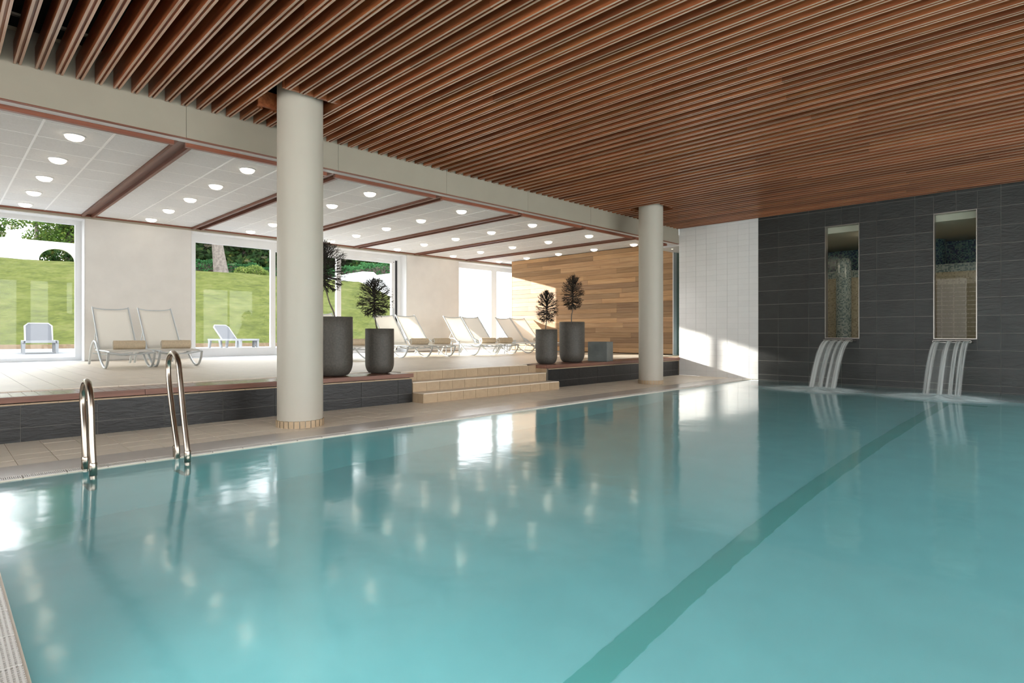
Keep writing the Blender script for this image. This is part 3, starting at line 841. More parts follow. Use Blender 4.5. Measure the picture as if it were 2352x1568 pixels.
# room behind the slate wall
ZR = 2.98
b = MB(); b.box(-6.5, XR, 15.6, 15.8, 0, ZR + 0.4); b.box(-6.7, -6.5, YB + 0.2, 15.8, 0, ZR + 0.4); b.box(XR, XR + 0.2, YB, 15.8, 0, ZR + 0.4)
bath = structure(b.build('wall_bath', M['mosaic']), 'blue mosaic wall of the room behind the slate wall')
b = MB(); b.box(-6.5, XR, YB + 0.16, 15.8, ZR, ZR + 0.4); structure(b.build('ceiling', M['pool_white']), 'cream ceiling of the mosaic room')
b = MB(); b.box(-6.5, XR, YB + 0.16, 15.8, -0.2, 0.0); structure(b.build('floor', M['mosaic_beige']), 'floor of the mosaic room')
b = MB(); b.box(-6.4, XR, 14.75, 15.0, 0, 2.25); b.box(-6.4, XR, 14.735, 15.0, 2.15, 2.165)
low = structure(b.build('wall_low', M['mosaic_beige']), 'beige tiled half wall in the mosaic room')
piece('band', M['mosaic_pale'], -6.4, XR, 14.80, 15.0, 2.25, 2.42, low)
for k in range(18):
    for i in range(16):
        piece('tile', M['beige_grid'], -3.6 + i * 0.2 + 0.012, -3.6 + (i + 1) * 0.2 - 0.012, 14.742, 14.75, 0.42 + k * 0.088 + 0.01, 0.42 + (k + 1) * 0.088 - 0.01, low)
q = MB(); q.lathe([(0.15, 0.0), (0.15, 2.55), (0.11, 2.64), (0.0, 2.66)], 28); o = q.build('column', M['mosaic_pale'], None, (-3.90, 14.3, 0)); structure(o, 'pale mosaic pillar behind the left slate wall window')
q = MB(); q.lathe([(0.36, 0.0), (0.36, ZR)], 36); o = q.build('column', M['mosaic'], None, (-2.55, 15.22, 0)); structure(o, 'blue mosaic pillar behind the right slate wall window')
for x, y, w_ in ((-3.0, 13.3, 'middle'), (-0.6, 13.4, 'right'), (-5.0, 13.6, 'left')):  # unseen lamps added to brighten the room behind the slate windows
    t = copy_tree(lamp0); t.location = (x, y, ZR); t.scale = (2.6, 2.6, 2.2)
    tag(t, '%s one of three unseen fill lamps added in the mosaic room behind the slate wall' % w_, 'lamp', 'unseen fill lamps of the mosaic room')

# ------------------------------------------------------------------ unseen near and right walls, with windows added to let in daylight
b = MB(); b.box(XR, XR + 0.2, -4.2, YB + 0.2, 0.0, 0.12); b.box(XR, XR + 0.2, -4.2, YB + 0.2, 3.3, 3.95)
RY = (-4.2, -3.9, -0.8, -0.5, 2.6, 2.9, 6.0, 6.3, 9.4, 9.7, 12.3, YB + 0.2)
for a, c in zip(RY[0::2], RY[1::2]): b.box(XR, XR + 0.2, a, c, 0.12, 3.3)
structure(b.build('wall_right', M['wall_paint']), 'unseen wall beside the pool on the right, tall windows added for daylight')
for n, (a, c) in enumerate(zip(RY[1:-1:2], RY[2:-1:2])):
    t = structure(empty('window_%d' % (6 + n)), 'tall window added for daylight on the unseen right side of the pool')
    for (p, q_, r_, u_) in ((a, a + 0.08, 0.12, 3.3), (c - 0.08, c, 0.12, 3.3), (a, c, 0.12, 0.2), (a, c, 3.22, 3.3), ((a + c) / 2 - 0.04, (a + c) / 2 + 0.04, 0.2, 3.22)):
        piece('frame', M['white'], XR + 0.08, XR + 0.15, p, q_, r_, u_, t)
    q = MB(); q.quad((XR + 0.11, a, 0.12), (XR + 0.11, c, 0.12), (XR + 0.11, c, 3.3), (XR + 0.11, a, 3.3)); q.build('glass_pane', M['glass'], t)
b = MB(); b.box(-14.8, -6.6, -4.3, -4.0, 0.0, 3.95); b.box(-6.6, XR + 0.2, -4.3, -4.0, 0.0, 0.5); b.box(-6.6, XR + 0.2, -4.3, -4.0, 3.3, 3.95)
NX_ = (-6.6, -6.3, -3.5, -3.0, -0.2, 0.3, 2.3, XR + 0.2)
for a, c in zip(NX_[0::2], NX_[1::2]): b.box(a, c, -4.3, -4.0, 0.5, 3.3)
structure(b.build('wall_near', M['wall_paint']), 'wall behind the camera with tall windows added for daylight')
for n, (a, c) in enumerate(zip(NX_[1:-1:2], NX_[2:-1:2])):
    t = structure(empty('window_%d' % (11 + n)), 'tall window added for daylight behind the camera')
    for (p, q_, r_, u_) in ((a, a + 0.08, 0.5, 3.3), (c - 0.08, c, 0.5, 3.3), (a, c, 0.5, 0.58), (a, c, 3.22, 3.3)):
        piece('frame', M['white'], p, q_, -4.22, -4.15, r_, u_, t)
    q = MB(); q.quad((a, -4.18, 0.5), (c, -4.18, 0.5), (c, -4.18, 3.3), (a, -4.18, 3.3)); q.build('glass_pane', M['glass'], t)

# ------------------------------------------------------------------ pool ladder
lad = empty('pool_ladder', (-5.08, 1.1, 0))
def rail(y, pts):
    q = MB(); P = smooth_pts([(x + 5.08, y - 1.1, z) for x, z in pts], 8); q.tube(P, 0.0215, 14)
    return q.build('handrail', M['steel'], lad)
r1 = rail(0.80, [(-5.245, -0.02), (-5.245, 0.10), (-5.285, 0.30), (-5.345, 0.50), (-5.30, 0.605), (-5.19, 0.645), (-5.08, 0.60), (-5.03, 0.49), (-5.00, 0.30), (-4.955, 0.10), (-4.95, -0.02), (-4.95, -0.3), (-5.0, -0.42), (-5.22, -0.45)])
r2 = rail(1.40, [(-5.222, -0.02), (-5.225, 0.09), (-5.37, 0.40), (-5.465, 0.66), (-5.44, 0.79), (-5.33, 0.835), (-5.21, 0.79), (-5.15, 0.66), (-5.07, 0.40), (-4.958, 0.09), (-4.95, -0.02), (-4.95, -0.3), (-5.0, -0.42), (-5.22, -0.45)])
for rr, y in ((r1, 0.80), (r2, 1.40)):
    for x in (-5.244, -4.951):
        q = MB(); q.lathe([(0.023, 0.0), (0.025, 0.0), (0.025, 0.085), (0.022, 0.09)], 14, x + 5.08, y - 1.1); q.build('sleeve', M['steel'], rr)
tag(lad, 'steel pool ladder with two bent handrails at the near pool edge', 'ladder')

# ------------------------------------------------------------------ waterfalls, spouts, foam
def spout(x0, x1, lab):
    t = empty('water_spout', ((x0 + x1) / 2, YB, 0.84)); h = (x1 - x0) / 2
    q = MB(); q.box(-h, h, -0.26, -0.001, -0.012, 0.0); q.build('tray', M['frame_steel'], t)
    q = MB(); q.box(-h, h, -0.26, -0.001, 0.022, 0.03); q.build('cover', M['frame_steel'], t)
    for x in (-h, h - 0.008):
        q = MB(); q.box(x, x + 0.008, -0.26, -0.001, -0.012, 0.03); q.build('cheek', M['frame_steel'], t)
    return tag(t, lab, 'spout')
spout(-3.71, -3.20, 'flat steel water spout below the left slate wall window')
spout(-1.965, -1.43, 'flat steel water spout below the right slate wall window')

def attr_mesh(name, verts, faces, uvs, vals, mat):
    me = bpy.data.meshes.new(name); me.from_pydata(verts, [], faces)
    a = me.attributes.new('veil', 'FLOAT', 'POINT'); a.data.foreach_set('value', vals)
    uv = me.uv_layers.new(name='UVMap')
    for l in me.loops: uv.data[l.index].uv = uvs[l.vertex_index]
    me.polygons.foreach_set('use_smooth', [True] * len(me.polygons)); me.update(); me.materials.append(mat)
    return me

def stream(parent, x0, x1, drift, seed, dens):
    """one falling tongue: a closed lens-shaped sheet that follows a parabola"""
    NU, NV = 10, 22; V = []; F = []; UV = []; A = []
    for side in (0, 1):
        for j in range(NV + 1):
            t = j / NV
            yy = -0.25 - 0.92 * t; zz = 0.012 - 0.855 * t * t
            spread = 1 - 0.12 * t
            th = 0.006 + 0.03 * t
            for i in range(NU + 1):
                u = i / NU
                xc = (x0 + x1) / 2 + drift * t; hw = (x1 - x0) / 2 * spread
                bulge = math.sqrt(max(0, 1 - (2 * u - 1) ** 2)) * th * (1 if side else -1)
                V.append((xc + hw * (2 * u - 1), yy + bulge * 0.7, zz + bulge * 0.7))
                UV.append((u * (x1 - x0) * 6 + seed, t * 2))
                edge = min(1, 2.4 * (1 - abs(2 * u - 1))) ** 1.3
                A.append(dens * edge * (1 - 0.35 * t))
    W_ = NU + 1; O = W_ * (NV + 1)
    for side in (0, 1):
        for j in range(NV):
            for i in range(NU):
                q = [side * O + j * W_ + i, side * O + j * W_ + i + 1, side * O + (j + 1) * W_ + i + 1, side * O + (j + 1) * W_ + i]
                F.append(tuple(q if side else reversed(q)))
    me = attr_mesh('stream', V, F, UV, A, M['fall'])
    return place(me, 'stream', parent)
def fall(xc, parts, lab):
    t = empty('waterfall', (xc, YB, 0.84))
    for k, (x0, x1, d, dens) in enumerate(parts): stream(t, x0 - xc, x1 - xc, d, k * 3.7 + xc, dens)
    return tag(t, lab, 'waterfall', kind='thing')
fall(-3.455, [(-3.70, -3.57, 0.0, 0.85), (-3.55, -3.44, 0.0, 0.7), (-3.42, -3.34, 0.0, 0.8), (-3.33, -3.21, 0.0, 0.9), (-3.70, -3.21, 0.0, 0.22)], 'white water falling in streams from the left spout')
fall(-1.70, [(-1.95, -1.83, -0.02, 0.8), (-1.78, -1.68, 0.0, 0.85), (-1.63, -1.56, 0.0, 0.95), (-1.55, -1.44, 0.0, 0.8), (-1.95, -1.45, 0.0, 0.15)], 'white water falling in streams from the right spout')

def foam(cx_, cy_, lab, arms):
    NR, NA = 26, 72; V = []; F = []; UV = []; A = []
    for j in range(NR + 1):
        rr = j / NR
        for i in range(NA + 1):
            a = 2 * math.pi * i / NA
            rad = 0.26 + 0.0
            sx = 0.95; sy = 0.95
            x = sx * rr * math.cos(a) * 1.5; y = sy * rr * math.sin(a) * 1.25
            hgt = 0.035 * math.exp(-(rr / 0.22) ** 2) + 0.012 * math.exp(-((rr - 0.35) / 0.08) ** 2) + 0.004
            V.append((x, y, hgt)); UV.append((i / NA * 7, rr * 2))
            core = math.exp(-(rr / 0.36) ** 2)
            ringv = 0.0
            for (aa, wid, amt) in arms:
                d = (a - aa + math.pi) % (2 * math.pi) - math.pi
                ringv += amt * math.exp(-(d / wid) ** 2)
            A.append(min(1.0, 2.6 * core + 1.9 * ringv * math.exp(-(rr / 0.6) ** 2) * (1 - rr)) * min(1, (1 - rr) * 4))
    for j in range(NR):
        for i in range(NA):
            F.append((j * (NA + 1) + i, (j + 1) * (NA + 1) + i, (j + 1) * (NA + 1) + i + 1, j * (NA + 1) + i + 1))
    me = attr_mesh('foam', V, F, UV, A, M['foam'])
    return tag(place(me, 'foam', None, (cx_, cy_, -0.010)), lab, 'foam', kind='stuff')
foam(-3.47, 11.14, 'white foam where the left stream meets the pool', [(3.6, 0.9, 0.75), (5.2, 0.6, 0.4)])
foam(-1.70, 11.14, 'white foam where the right stream meets the pool', [(3.5, 0.5, 0.5), (5.9, 0.5, 0.5), (4.7, 0.4, 0.2)])

# ------------------------------------------------------------------ planters with bare fan-branched plants
def pot_profile(R, H):
    rb = R * 0.62; k = R * 1.15
    pr = [(0.0, 0.0), (rb * 0.9, 0.0), (rb, 0.004)]
    for i in range(1, 9):
        a = i / 8 * math.pi / 2
        pr.append((rb + (R - rb) * math.sin(a), 0.004 + k * 0.62 * (1 - math.cos(a))))
    pr += [(R * 1.005, H * 0.75), (R, H - 0.004), (R - 0.004, H), (R - 0.026, H), (R - 0.03, H - 0.006), (R - 0.034, H - 0.09)]
    return pr

def fan_plant(pot, H, stem_pts, cw, ch, base, seed):
    """bare stem plus a flattened egg of forking branches; coordinates local to the pot"""
    r_ = random.Random(seed)
    st = smooth_pts(stem_pts, 5)
    q = MB(); q.tube(st, [0.012 - 0.004 * i / (len(st) - 1) for i in range(len(st))], 8)
    top = st[-1]
    plant = q.build('stem', M['stem'], pot)
    br = MB()
    ax = [Vector((top.x, top.y, top.z + ch * 0.75 * t)) for t in (0, 0.25, 0.5, 0.75, 1)]
    br.tube(ax, [0.009, 0.010, 0.009, 0.007, 0.003], 6)
    lobes = 190
    c = Vector((top.x, top.y, top.z + ch * 0.36))
    def reach(p, d):
        lo_, hi_ = 0.0, 2.0
        for _ in range(14):
            mid = (lo_ + hi_) / 2; w = p + d * mid - c
            e_ = (w.x ** 2 + w.y ** 2) / (cw / 2) ** 2 + (w.z / (ch * (0.64 if w.z > 0 else 0.50))) ** 2
            if e_ < 1: lo_ = mid
            else: hi_ = mid
        return lo_
    rb_ = 0.0044
    for k in range(lobes):
        t = (k + r_.random()) / lobes
        p0 = Vector((top.x, top.y, top.z + ch * (0.02 + 0.68 * t)))
        a = k * 2.39996 + r_.gauss(0, 0.25)
        el = math.radians(-34 + 108 * t ** 1.15 + r_.gauss(0, 13))
        d = Vector((math.cos(a) * math.cos(el), math.sin(a) * math.cos(el), math.sin(el)))
        L = reach(p0, d) * r_.uniform(0.90, 1.04)
        if L < 0.025: continue
        sg = Vector((0, 0, L * r_.uniform(-0.02, 0.12)))
        p1 = p0 + d * L * 0.42 - sg * 0.7; p2 = p0 + d * L * 0.70 - sg * 0.5
        br.tube([p0, p0 + d * L * 0.2 - sg * 0.45, p1, p2], [rb_, rb_ * 0.9, rb_ * 0.8, rb_ * 0.65], 4, cap=False)
        for f in range(3):
            o1 = (p1, p2, p2)[f]
            dd = (d + Vector((r_.gauss(0, 0.34), r_.gauss(0, 0.34), r_.gauss(0.04, 0.30)))).normalized()
            l3 = min(L * (0.42 if f == 0 else 0.27), reach(o1, dd)) * r_.uniform(0.75, 1.0)
            p3 = o1 + dd * l3
            br.tube([o1, (o1 + p3) / 2, p3], [rb_ * 0.65, rb_ * 0.58, rb_ * 0.48], 4, cap=False)
            for g in range(3):
                d3 = (dd + Vector((r_.gauss(0, 0.6), r_.gauss(0, 0.6), r_.gauss(0, 0.55)))).normalized()
                q0 = o1 + (p3 - o1) * r_.uniform(0.5, 1.0)
                br.tube([q0, q0 + d3 * r_.uniform(0.025, 0.06)], [rb_ * 0.5, rb_ * 0.35], 3, cap=False)
    o = br.build('branches', M['branch'], plant)

BZ = 0.416
def planter(x, y, R, H, lab, stem, cw, ch, seed):
    t = empty('planter', (x, y, BZ))
    q = MB(); q.lathe(pot_profile(R, H), 48); q.build('pot', M['pot'], t)
    q = MB(); q.lathe([(R - 0.03, H - 0.05), (0.0, H - 0.045)], 32); q.build('soil', M['soil'], t)
    fan_plant(t, H, [(sx, sy, H + sz) for sx, sy, sz in stem], cw, ch, H, seed)
    return tag(t, lab, 'planter')
rt = Vector((0.7071, 0.7071, 0))
def sv(du, z): return (rt.x * du, rt.y * du, z)
planter(-7.30, 3.87, 0.25, 0.80, 'tall grey planter with a bare fan-branched plant half behind the near column', [sv(0.02, -0.05), sv(0.0, 0.06), sv(-0.06, 0.20), sv(-0.12, 0.42)], 0.66, 0.62, 3)
planter(-7.319, 4.601, 0.205, 0.645, 'shorter grey planter with a spreading bare plant beside the steps, left side', [sv(-0.03, -0.05), sv(-0.05, 0.05), sv(-0.07, 0.17), sv(-0.075, 0.24)], 0.54, 0.50, 5)
planter(-7.30, 8.22, 0.205, 0.65, 'shorter grey planter with a rounded bare plant at the right end of the steps', [sv(-0.02, -0.05), sv(-0.01, 0.06), sv(0.0, 0.14), sv(0.01, 0.19)], 0.45, 0.55, 8)
planter(-7.33, 9.02, 0.25, 0.80, 'tall grey planter with an upright egg-shaped bare plant beside the slate block', [sv(-0.01, -0.05), sv(-0.01, 0.12), sv(0.01, 0.22), sv(0.015, 0.32)], 0.46, 0.62, 13)

b = MB(); b.box(-0.21, 0.21, -0.17, 0.17, 0, 0.40)
o = b.build('stone_block', M['slate_block'], None, (-7.20, 9.79, BZ), math.radians(14))
mod = o.modifiers.new('bevel', 'BEVEL'); mod.width = 0.006; mod.segments = 2
tag(o, 'grey-green slate block seat on the timber slab right of the planters', 'stool')

# ------------------------------------------------------------------ sun loungers
def make_lounger():
    t = empty('sun_lounger')
    for s in (-1, 1):
        y = 0.315 * s
        P = smooth_pts([(-2.05, y, 0.012), (-2.02, y, 0.05), (-1.80, y, 0.29), (-1.60, y, 0.405), (-1.42, y, 0.43), (-1.22, y, 0.385), (-1.00, y, 0.27), (-0.72, y, 0.11), (-0.50, y, 0.028), (-0.36, y, 0.013), (-0.22, y, 0.04), (-0.10, y, 0.14), (-0.03, y, 0.262)], 5)
        q = MB(); q.tube(P, 0.0155, 8, flat=1.25); q.build('leg_frame', M['alu'], t)
        q = MB(); q.tube([(-0.03, 0.298 * s, 0.268), (-0.3, 0.298 * s, 0.276), (-1.38, 0.298 * s, 0.276)], 0.0145, 8); q.build('side_rail', M['alu'], t)
        q = MB(); q.tube([(-1.20, 0.275 * s, 0.285), (-2.0, 0.275 * s, 1.045)], 0.013, 8); q.build('back_rail', M['alu'], t)
        q = MB(); q.tube([(-1.52, 0.285 * s, 0.58), (-1.66, 0.285 * s, 0.42), (-1.60, 0.285 * s, 0.30)], 0.009, 6); q.build('prop', M['alu'], t)
    for nm, pts in (('cross_bar', smooth_pts([(-0.03, -0.30, 0.262), (-0.03, -0.15, 0.235), (-0.03, 0, 0.225), (-0.03, 0.15, 0.235), (-0.03, 0.30, 0.262)], 4)),
                    ('cross_bar', smooth_pts([(-0.55, -0.30, 0.27), (-0.55, -0.15, 0.215), (-0.55, 0, 0.20), (-0.55, 0.15, 0.215), (-0.55, 0.30, 0.27)], 4)),
                    ('cross_bar', [(-1.38, -0.30, 0.27), (-1.38, 0.30, 0.27)]),
                    ('axle', smooth_pts([(-1.75, -0.30, 0.21), (-1.75, 0, 0.175), (-1.75, 0.30, 0.21)], 4)),
                    ('top_bar', smooth_pts([(-1.985, -0.275, 1.03), (-1.975, -0.14, 1.005), (-1.972, 0, 1.0), (-1.975, 0.14, 1.005), (-1.985, 0.275, 1.03)], 4))):
        q = MB(); q.tube(pts, 0.0115, 8); q.build(nm, M['alu'], t)
    def sheet(name, f, nu, nv, th):
        q = MB(); V = []; F = []
        for side in (0, 1):
            for i in range(nu + 1):
                for j in range(nv + 1):
                    p = Vector(f(i / nu, j / nv)); V.append((p.x, p.y, p.z - th * side))
        W_ = nv + 1; O = W_ * (nu + 1)
        for i in range(nu):
            for j in range(nv):
                a = i * W_ + j; F.append((a, a + W_, a + W_ + 1, a + 1)); F.append((O + a, O + a + 1, O + a + W_ + 1, O + a + W_))
        for i in range(nu):
            for j in (0, nv):
                a = i * W_ + j; F.append((a, a + W_, O + a + W_, O + a))
        for j in range(nv):
            for i in (0, nu):
                a = i * W_ + j; F.append((a, a + 1, O + a + 1, O + a))
        q.add(V, F, True); return q.build(name, M['sling'], t)
    sheet('seat_sling', lambda u, v: (-0.02 - 1.30 * u, (v - 0.5) * 0.60, 0.292 - 0.014 * math.sin(math.pi * v) * math.sin(math.pi * min(1, u * 1.5)) - 0.02 * max(0, 1 - u * 8)), 10, 6, 0.006)
    sheet('back_sling', lambda u, v: (-1.22 - 0.765 * u - 0.0, (v - 0.5) * 0.55, 0.305 + 0.725 * u - 0.022 * math.sin(math.pi * v) * (0.3 + 0.7 * u ** 3)), 10, 8, 0.006)
    return t
def make_towel():
    """rolled towel: a spiral of cloth along y"""
    t = empty('towel')
    q = MB(); N = 60; turns = 3.2; L = 0.225; th = 0.011
    prof_o = []; prof_i = []
    for i in range(N + 1):
        s = i / N; a = s * turns * 2 * math.pi; r = 0.012 + 0.062 * s
        prof_o.append((math.cos(a) * (r + th), math.sin(a) * (r + th) * 0.94)); prof_i.append((math.cos(a) * r, math.sin(a) * r * 0.94))
    V = []; F = []
    ysec = [-L, -L + 0.012, -0.1, 0, 0.1, L - 0.012, L]
    for k, yq in enumerate(ysec):
        sc = 0.985 if k in (0, len(ysec) - 1) else 1 + 0.018 * math.sin(k * 2.1)
        for pr in (prof_o, prof_i):
            for (x, z) in pr: V.append((x * sc, yq, z * sc + 0.078))
    R = 2 * (N + 1)
    for k in range(len(ysec) - 1):
        for i in range(N):
            F.append((k * R + i, k * R + i + 1, (k + 1) * R + i + 1, (k + 1) * R + i))
            F.append((k * R + N + 1 + i + 1, k * R + N + 1 + i, (k + 1) * R + N + 1 + i, (k + 1) * R + N + 1 + i + 1))
        F.append((k * R + N, k * R + R - 1, (k + 1) * R + R - 1, (k + 1) * R + N))
    q.add(V, F, True); q.build('roll', M['towel'], t)
    q = MB(); E = []
    for k in (0, len(ysec) - 1):
        V2 = [(x, yq, z) for (x, yq, z) in V[k * R:(k + 1) * R]]
        fs = [((i, i + 1, N + 1 + i + 1, N + 1 + i) if k == 0 else (i + 1, i, N + 1 + i, N + 1 + i + 1)) for i in range(N)]
        q.add([(x, yq + (-0.0015 if k == 0 else 0.0015), z) for x, yq, z in V2], fs, True)
    q.build('rolled_end', M['towel_end'], t)
    q = MB(); q.box(-0.03, 0.05, -L - 0.012, L - 0.01, 0.0, 0.008); q.build('loose_flap', M['towel_end'], t)
    return t
lg0 = make_lounger(); tw0 = make_towel()
LG = [  # x of foot corner, y centre at the foot, yaw, towel x and dy, label, towel label
    (-10.82, 2.265, -2.0, -0.62, 0.06, 'cream sling lounger left of its twin in front of the beige wall panel', 'rolled beige towel on the left lounger by the beige wall panel'),
    (-10.82, 2.975, -2.0, -0.62, 0.05, 'cream sling lounger right of its twin in front of the beige wall panel', 'rolled beige towel on the right lounger by the beige wall panel'),
    (-10.75, 6.35, -2.0, -0.55, 0.20, 'cream sling lounger mostly hidden by the two left planters', 'rolled beige towel between the two left planters'),
    (-10.80, 7.88, -7.0, -0.50, 0.22, 'left lounger of the first pair right of the left planters', 'rolled beige towel on the left lounger of the first pair'),
    (-10.80, 8.56, -7.0, -0.50, 0.20, 'right lounger of the first pair right of the left planters', 'rolled beige towel on the right lounger of the first pair'),
    (-10.80, 10.06, -9.0, -0.55, 0.25, 'left lounger of the second pair, in front of the bright far window', 'rolled beige towel on the left lounger of the second pair'),
    (-10.80, 10.72, -9.0, -0.55, 0.22, 'right lounger of the second pair, in front of the bright far window', 'rolled beige towel on the right lounger of the second pair'),
    (-10.90, 12.22, -7.0, -0.55, 0.30, 'lounger at the left corner of the timber wall, partly behind a planter', 'rolled beige towel glimpsed between the right planters'),
    (-10.95, 12.92, -7.0, None, 0, 'last lounger against the timber wall behind the right planters', ''),
]
for i, (x, y, yaw, tx, ty, lab, tl) in enumerate(LG):
    a = lg0 if i == 0 else copy_tree(lg0)
    a.location = (x, y, ZU); a.rotation_euler = (0, 0, math.radians(yaw))
    tag(a, lab, 'lounger', 'sun loungers on the terrace deck')
    if tx is None: continue
    w_ = tw0 if i == 0 else copy_tree(tw0)
    ca, sa = math.cos(math.radians(yaw)), math.sin(math.radians(yaw))
    w_.location = (x + ca * tx - sa * ty, y + sa * tx + ca * ty, ZU + 0.291); w_.rotation_euler = (0, 0, math.radians(yaw + (i * 37 % 9 - 4)))
    tag(w_, tl, 'towel', 'rolled towels on the loungers')

def table(x, y, rz, lab, src=None):
    if src is None:
        t = empty('side_table'); h = 0.21
        q = MB(); q.box(-h, h, -h, h, 0.352, 0.368); q.build('table_top', M['alu'], t)
        for sx in (-1, 1):
            for sy in (-1, 1):
                q = MB(); q.tube([(sx * (h - 0.018), sy * (h - 0.018), 0), (sx * (h - 0.018), sy * (h - 0.018), 0.352)], 0.0135, 8); q.build('leg', M['alu'], t)
    else: t = copy_tree(src)
    t.location = (x, y, ZU); t.rotation_euler = (0, 0, math.radians(rz))
    return tag(t, lab, 'table', 'small side tables between the loungers')
tb = table(-11.72, 9.42, -8, 'small grey metal side table between the first and second lounger pairs')
table(-11.70, 11.45, -8, 'small grey metal side table between the second pair and the timber wall lounger', tb)

# ------------------------------------------------------------------ outside: terrace, lawn, walls
def xbase(y): return -28.9 + 0.31 * y
PR = [(0, 0.46), (4.5, 2.42), (5.6, 2.66), (11.5, 4.86), (13.5, 5.05), (40, 5.3)]
def hz(x, y):
    s = xbase(y) - x
    if s <= 0: return 0.46
    for (a, za), (c, zc_) in zip(PR, PR[1:]):
        if s <= c:
            t = (s - a) / (c - a); z = za + (zc_ - za) * t; break
    else: z = 5.3
    return 0.46 + (z - 0.46) * (1 - 0.0065 * max(0, min(y, 24) - 3))
b = MB(); b.box(-40, XF - 0.09, -30, 40, 0.1, 0.40)
ter = structure(b.build('terrace', M['terrace']), 'pale stone terrace outside the windows')
for k in range(20):
    for j in range(14):
        x0 = XF - 0.1 - 0.6 * (k + 1); y0 = -1.0 + 1.2 * j
        if x0 < xbase(y0) + 0.6: continue
        piece('paver', M['terrace'], x0 + 0.004, x0 + 0.596, y0 + 0.004, y0 + 1.196, 0.39, 0.42, ter)
V = []; F = []; NX, NY = 120, 110
for i in range(NX + 1):
    s = 38.0 * (i / NX) ** 1.15
    for j in range(NY + 1):
        y = -14 + 52 * j / NY
        x = xbase(y) - s
        z = hz(x, y) + (0.05 * math.sin(x * 1.1 + y * 0.4) * math.sin(y * 0.9 - x * 0.2) + random.uniform(-0.018, 0.018)) * min(1, s / 1.5)
        V.append((x, y, z))
for i in range(NX):
    for j in range(NY):
        a = i * (NY + 1) + j; F.append((a, a + 1, a + NY + 2, a + NY + 1))
b = MB(); b.add(V, F, True)
lawn_o = b.build('ground', M['lawn']); structure(lawn_o, 'steep green lawn bank outside the windows')
b = MB()
b.add([(xbase(-14) + 0.12, -14, 0.4), (xbase(19.8) + 0.12, 19.8, 0.4), (xbase(19.8) + 0.12, 19.8, 0.56), (xbase(-14) + 0.12, -14, 0.56),
       (xbase(-14) - 0.05, -14, 0.4), (xbase(19.8) - 0.05, 19.8, 0.4), (xbase(19.8) - 0.05, 19.8, 0.56), (xbase(-14) - 0.05, -14, 0.56)],
      [(0, 1, 2, 3), (5, 4, 7, 6), (3, 2, 6, 7), (0, 3, 7, 4), (1, 5, 6, 2)])
tag(b.build('lawn_edging', M['edging']), 'low brown timber edging at the foot of the lawn', 'edging')

# retaining wall along the lawn
TOP = [(-15.0, 4.66), (-32.6, 4.667), (-33.08, 4.94), (-33.9, 5.018), (-35.83, 5.016), (-38.8, 4.87), (-44.0, 4.75)]
V = []; F = []
for yv in (20.0, 20.35):
    for x, z in TOP: V.append((x, yv, z))
    for x, z in TOP: V.append((x, yv, 0.0))
n_ = len(TOP)
for i in range(n_ - 1):
    F.append((i, n_ + i, n_ + i + 1, i + 1)); F.append((2 * n_ + i + 1, 2 * n_ + n_ + i + 1, 2 * n_ + n_ + i, 2 * n_ + i)); F.append((i, i + 1, 2 * n_ + i + 1, 2 * n_ + i))
F.append((0, 2 * n_, 3 * n_, n_))
b = MB(); b.add(V, F); tag(b.build('garden_wall', M['render']), 'white rendered retaining wall running along the right side of the lawn', 'wall')
# white wall with an arched opening on the crest
AX = -41.0; ac, ar, azb, azt = 4.98, 0.80, 4.9, 6.08
prof_ = [(-12.0, azb - 0.6), (ac - ar, azb - 0.6)]
for k in range(0, 21):
    a = math.pi * (1 - k / 20); prof_.append((ac + ar * math.cos(a), azb + 0.16 + 0.64 * math.sin(a)))
prof_ += [(ac + ar, azb - 0.6), (9.2, azb - 0.6), (9.2, azt), (-12.0, azt)]
# quads from the arch edge up to the top line
V = []; F = []
ring_ = prof_[:-2]
for x in (AX, AX - 0.3):
    for (y, z) in ring_: V.append((x, y, z))
    for (y, z) in ring_: V.append((x, y, azt))
n_ = len(ring_)
for i in range(n_ - 1):
    F.append((i, i + 1, n_ + i + 1, n_ + i)); F.append((2 * n_ + i + 1, 2 * n_ + i, 3 * n_ + i, 3 * n_ + i + 1))
    F.append((i, 2 * n_ + i, 2 * n_ + i + 1, i + 1)); F.append((n_ + i, n_ + i + 1, 3 * n_ + i + 1, 3 * n_ + i))
b = MB(); b.add(V, F); tag(b.build('arch_wall', M['render']), 'white garden wall with an arched opening on top of the lawn', 'wall')

# ------------------------------------------------------------------ planting outside
def leaves(name, mat, parent, pts, size, jit=0.35, flat=0.0):
    """one leaf blade per point: a rhombus turned at random"""
    n = len(pts); pts = np.asarray(pts, float)
    u = rng.normal(size=(n, 3)); u /= np.linalg.norm(u, axis=1)[:, None]
    w = rng.normal(size=(n, 3)); w -= (w * u).sum(1)[:, None] * u; w /= np.linalg.norm(w, axis=1)[:, None]
    s = size * (1 + jit * rng.uniform(-1, 1, size=(n, 1)))
    V = np.stack([pts - u * s, pts + w * s * 0.55, pts + u * s, pts - w * s * 0.55], 1).reshape(-1, 3)
    me = bpy.data.meshes.new(name)
    me.vertices.add(4 * n); me.vertices.foreach_set('co', V.ravel())
    me.loops.add(4 * n); me.loops.foreach_set('vertex_index', np.arange(4 * n))
    me.polygons.add(n); me.polygons.foreach_set('loop_start', np.arange(0, 4 * n, 4)); me.polygons.foreach_set('loop_total', np.full(n, 4))
    me.update(); me.validate(); me.materials.append(mat)
    o = place(me, name, parent); o['kind'] = 'stuff'
    return o
def blob(c, r, n, shell=0.55):
    d = rng.normal(size=(n, 3)); d /= np.linalg.norm(d, axis=1)[:, None]
    rad = (shell + (1 - shell) * rng.random((n, 1)) ** 0.5)
    return np.array(c) + d * rad * np.array(r)
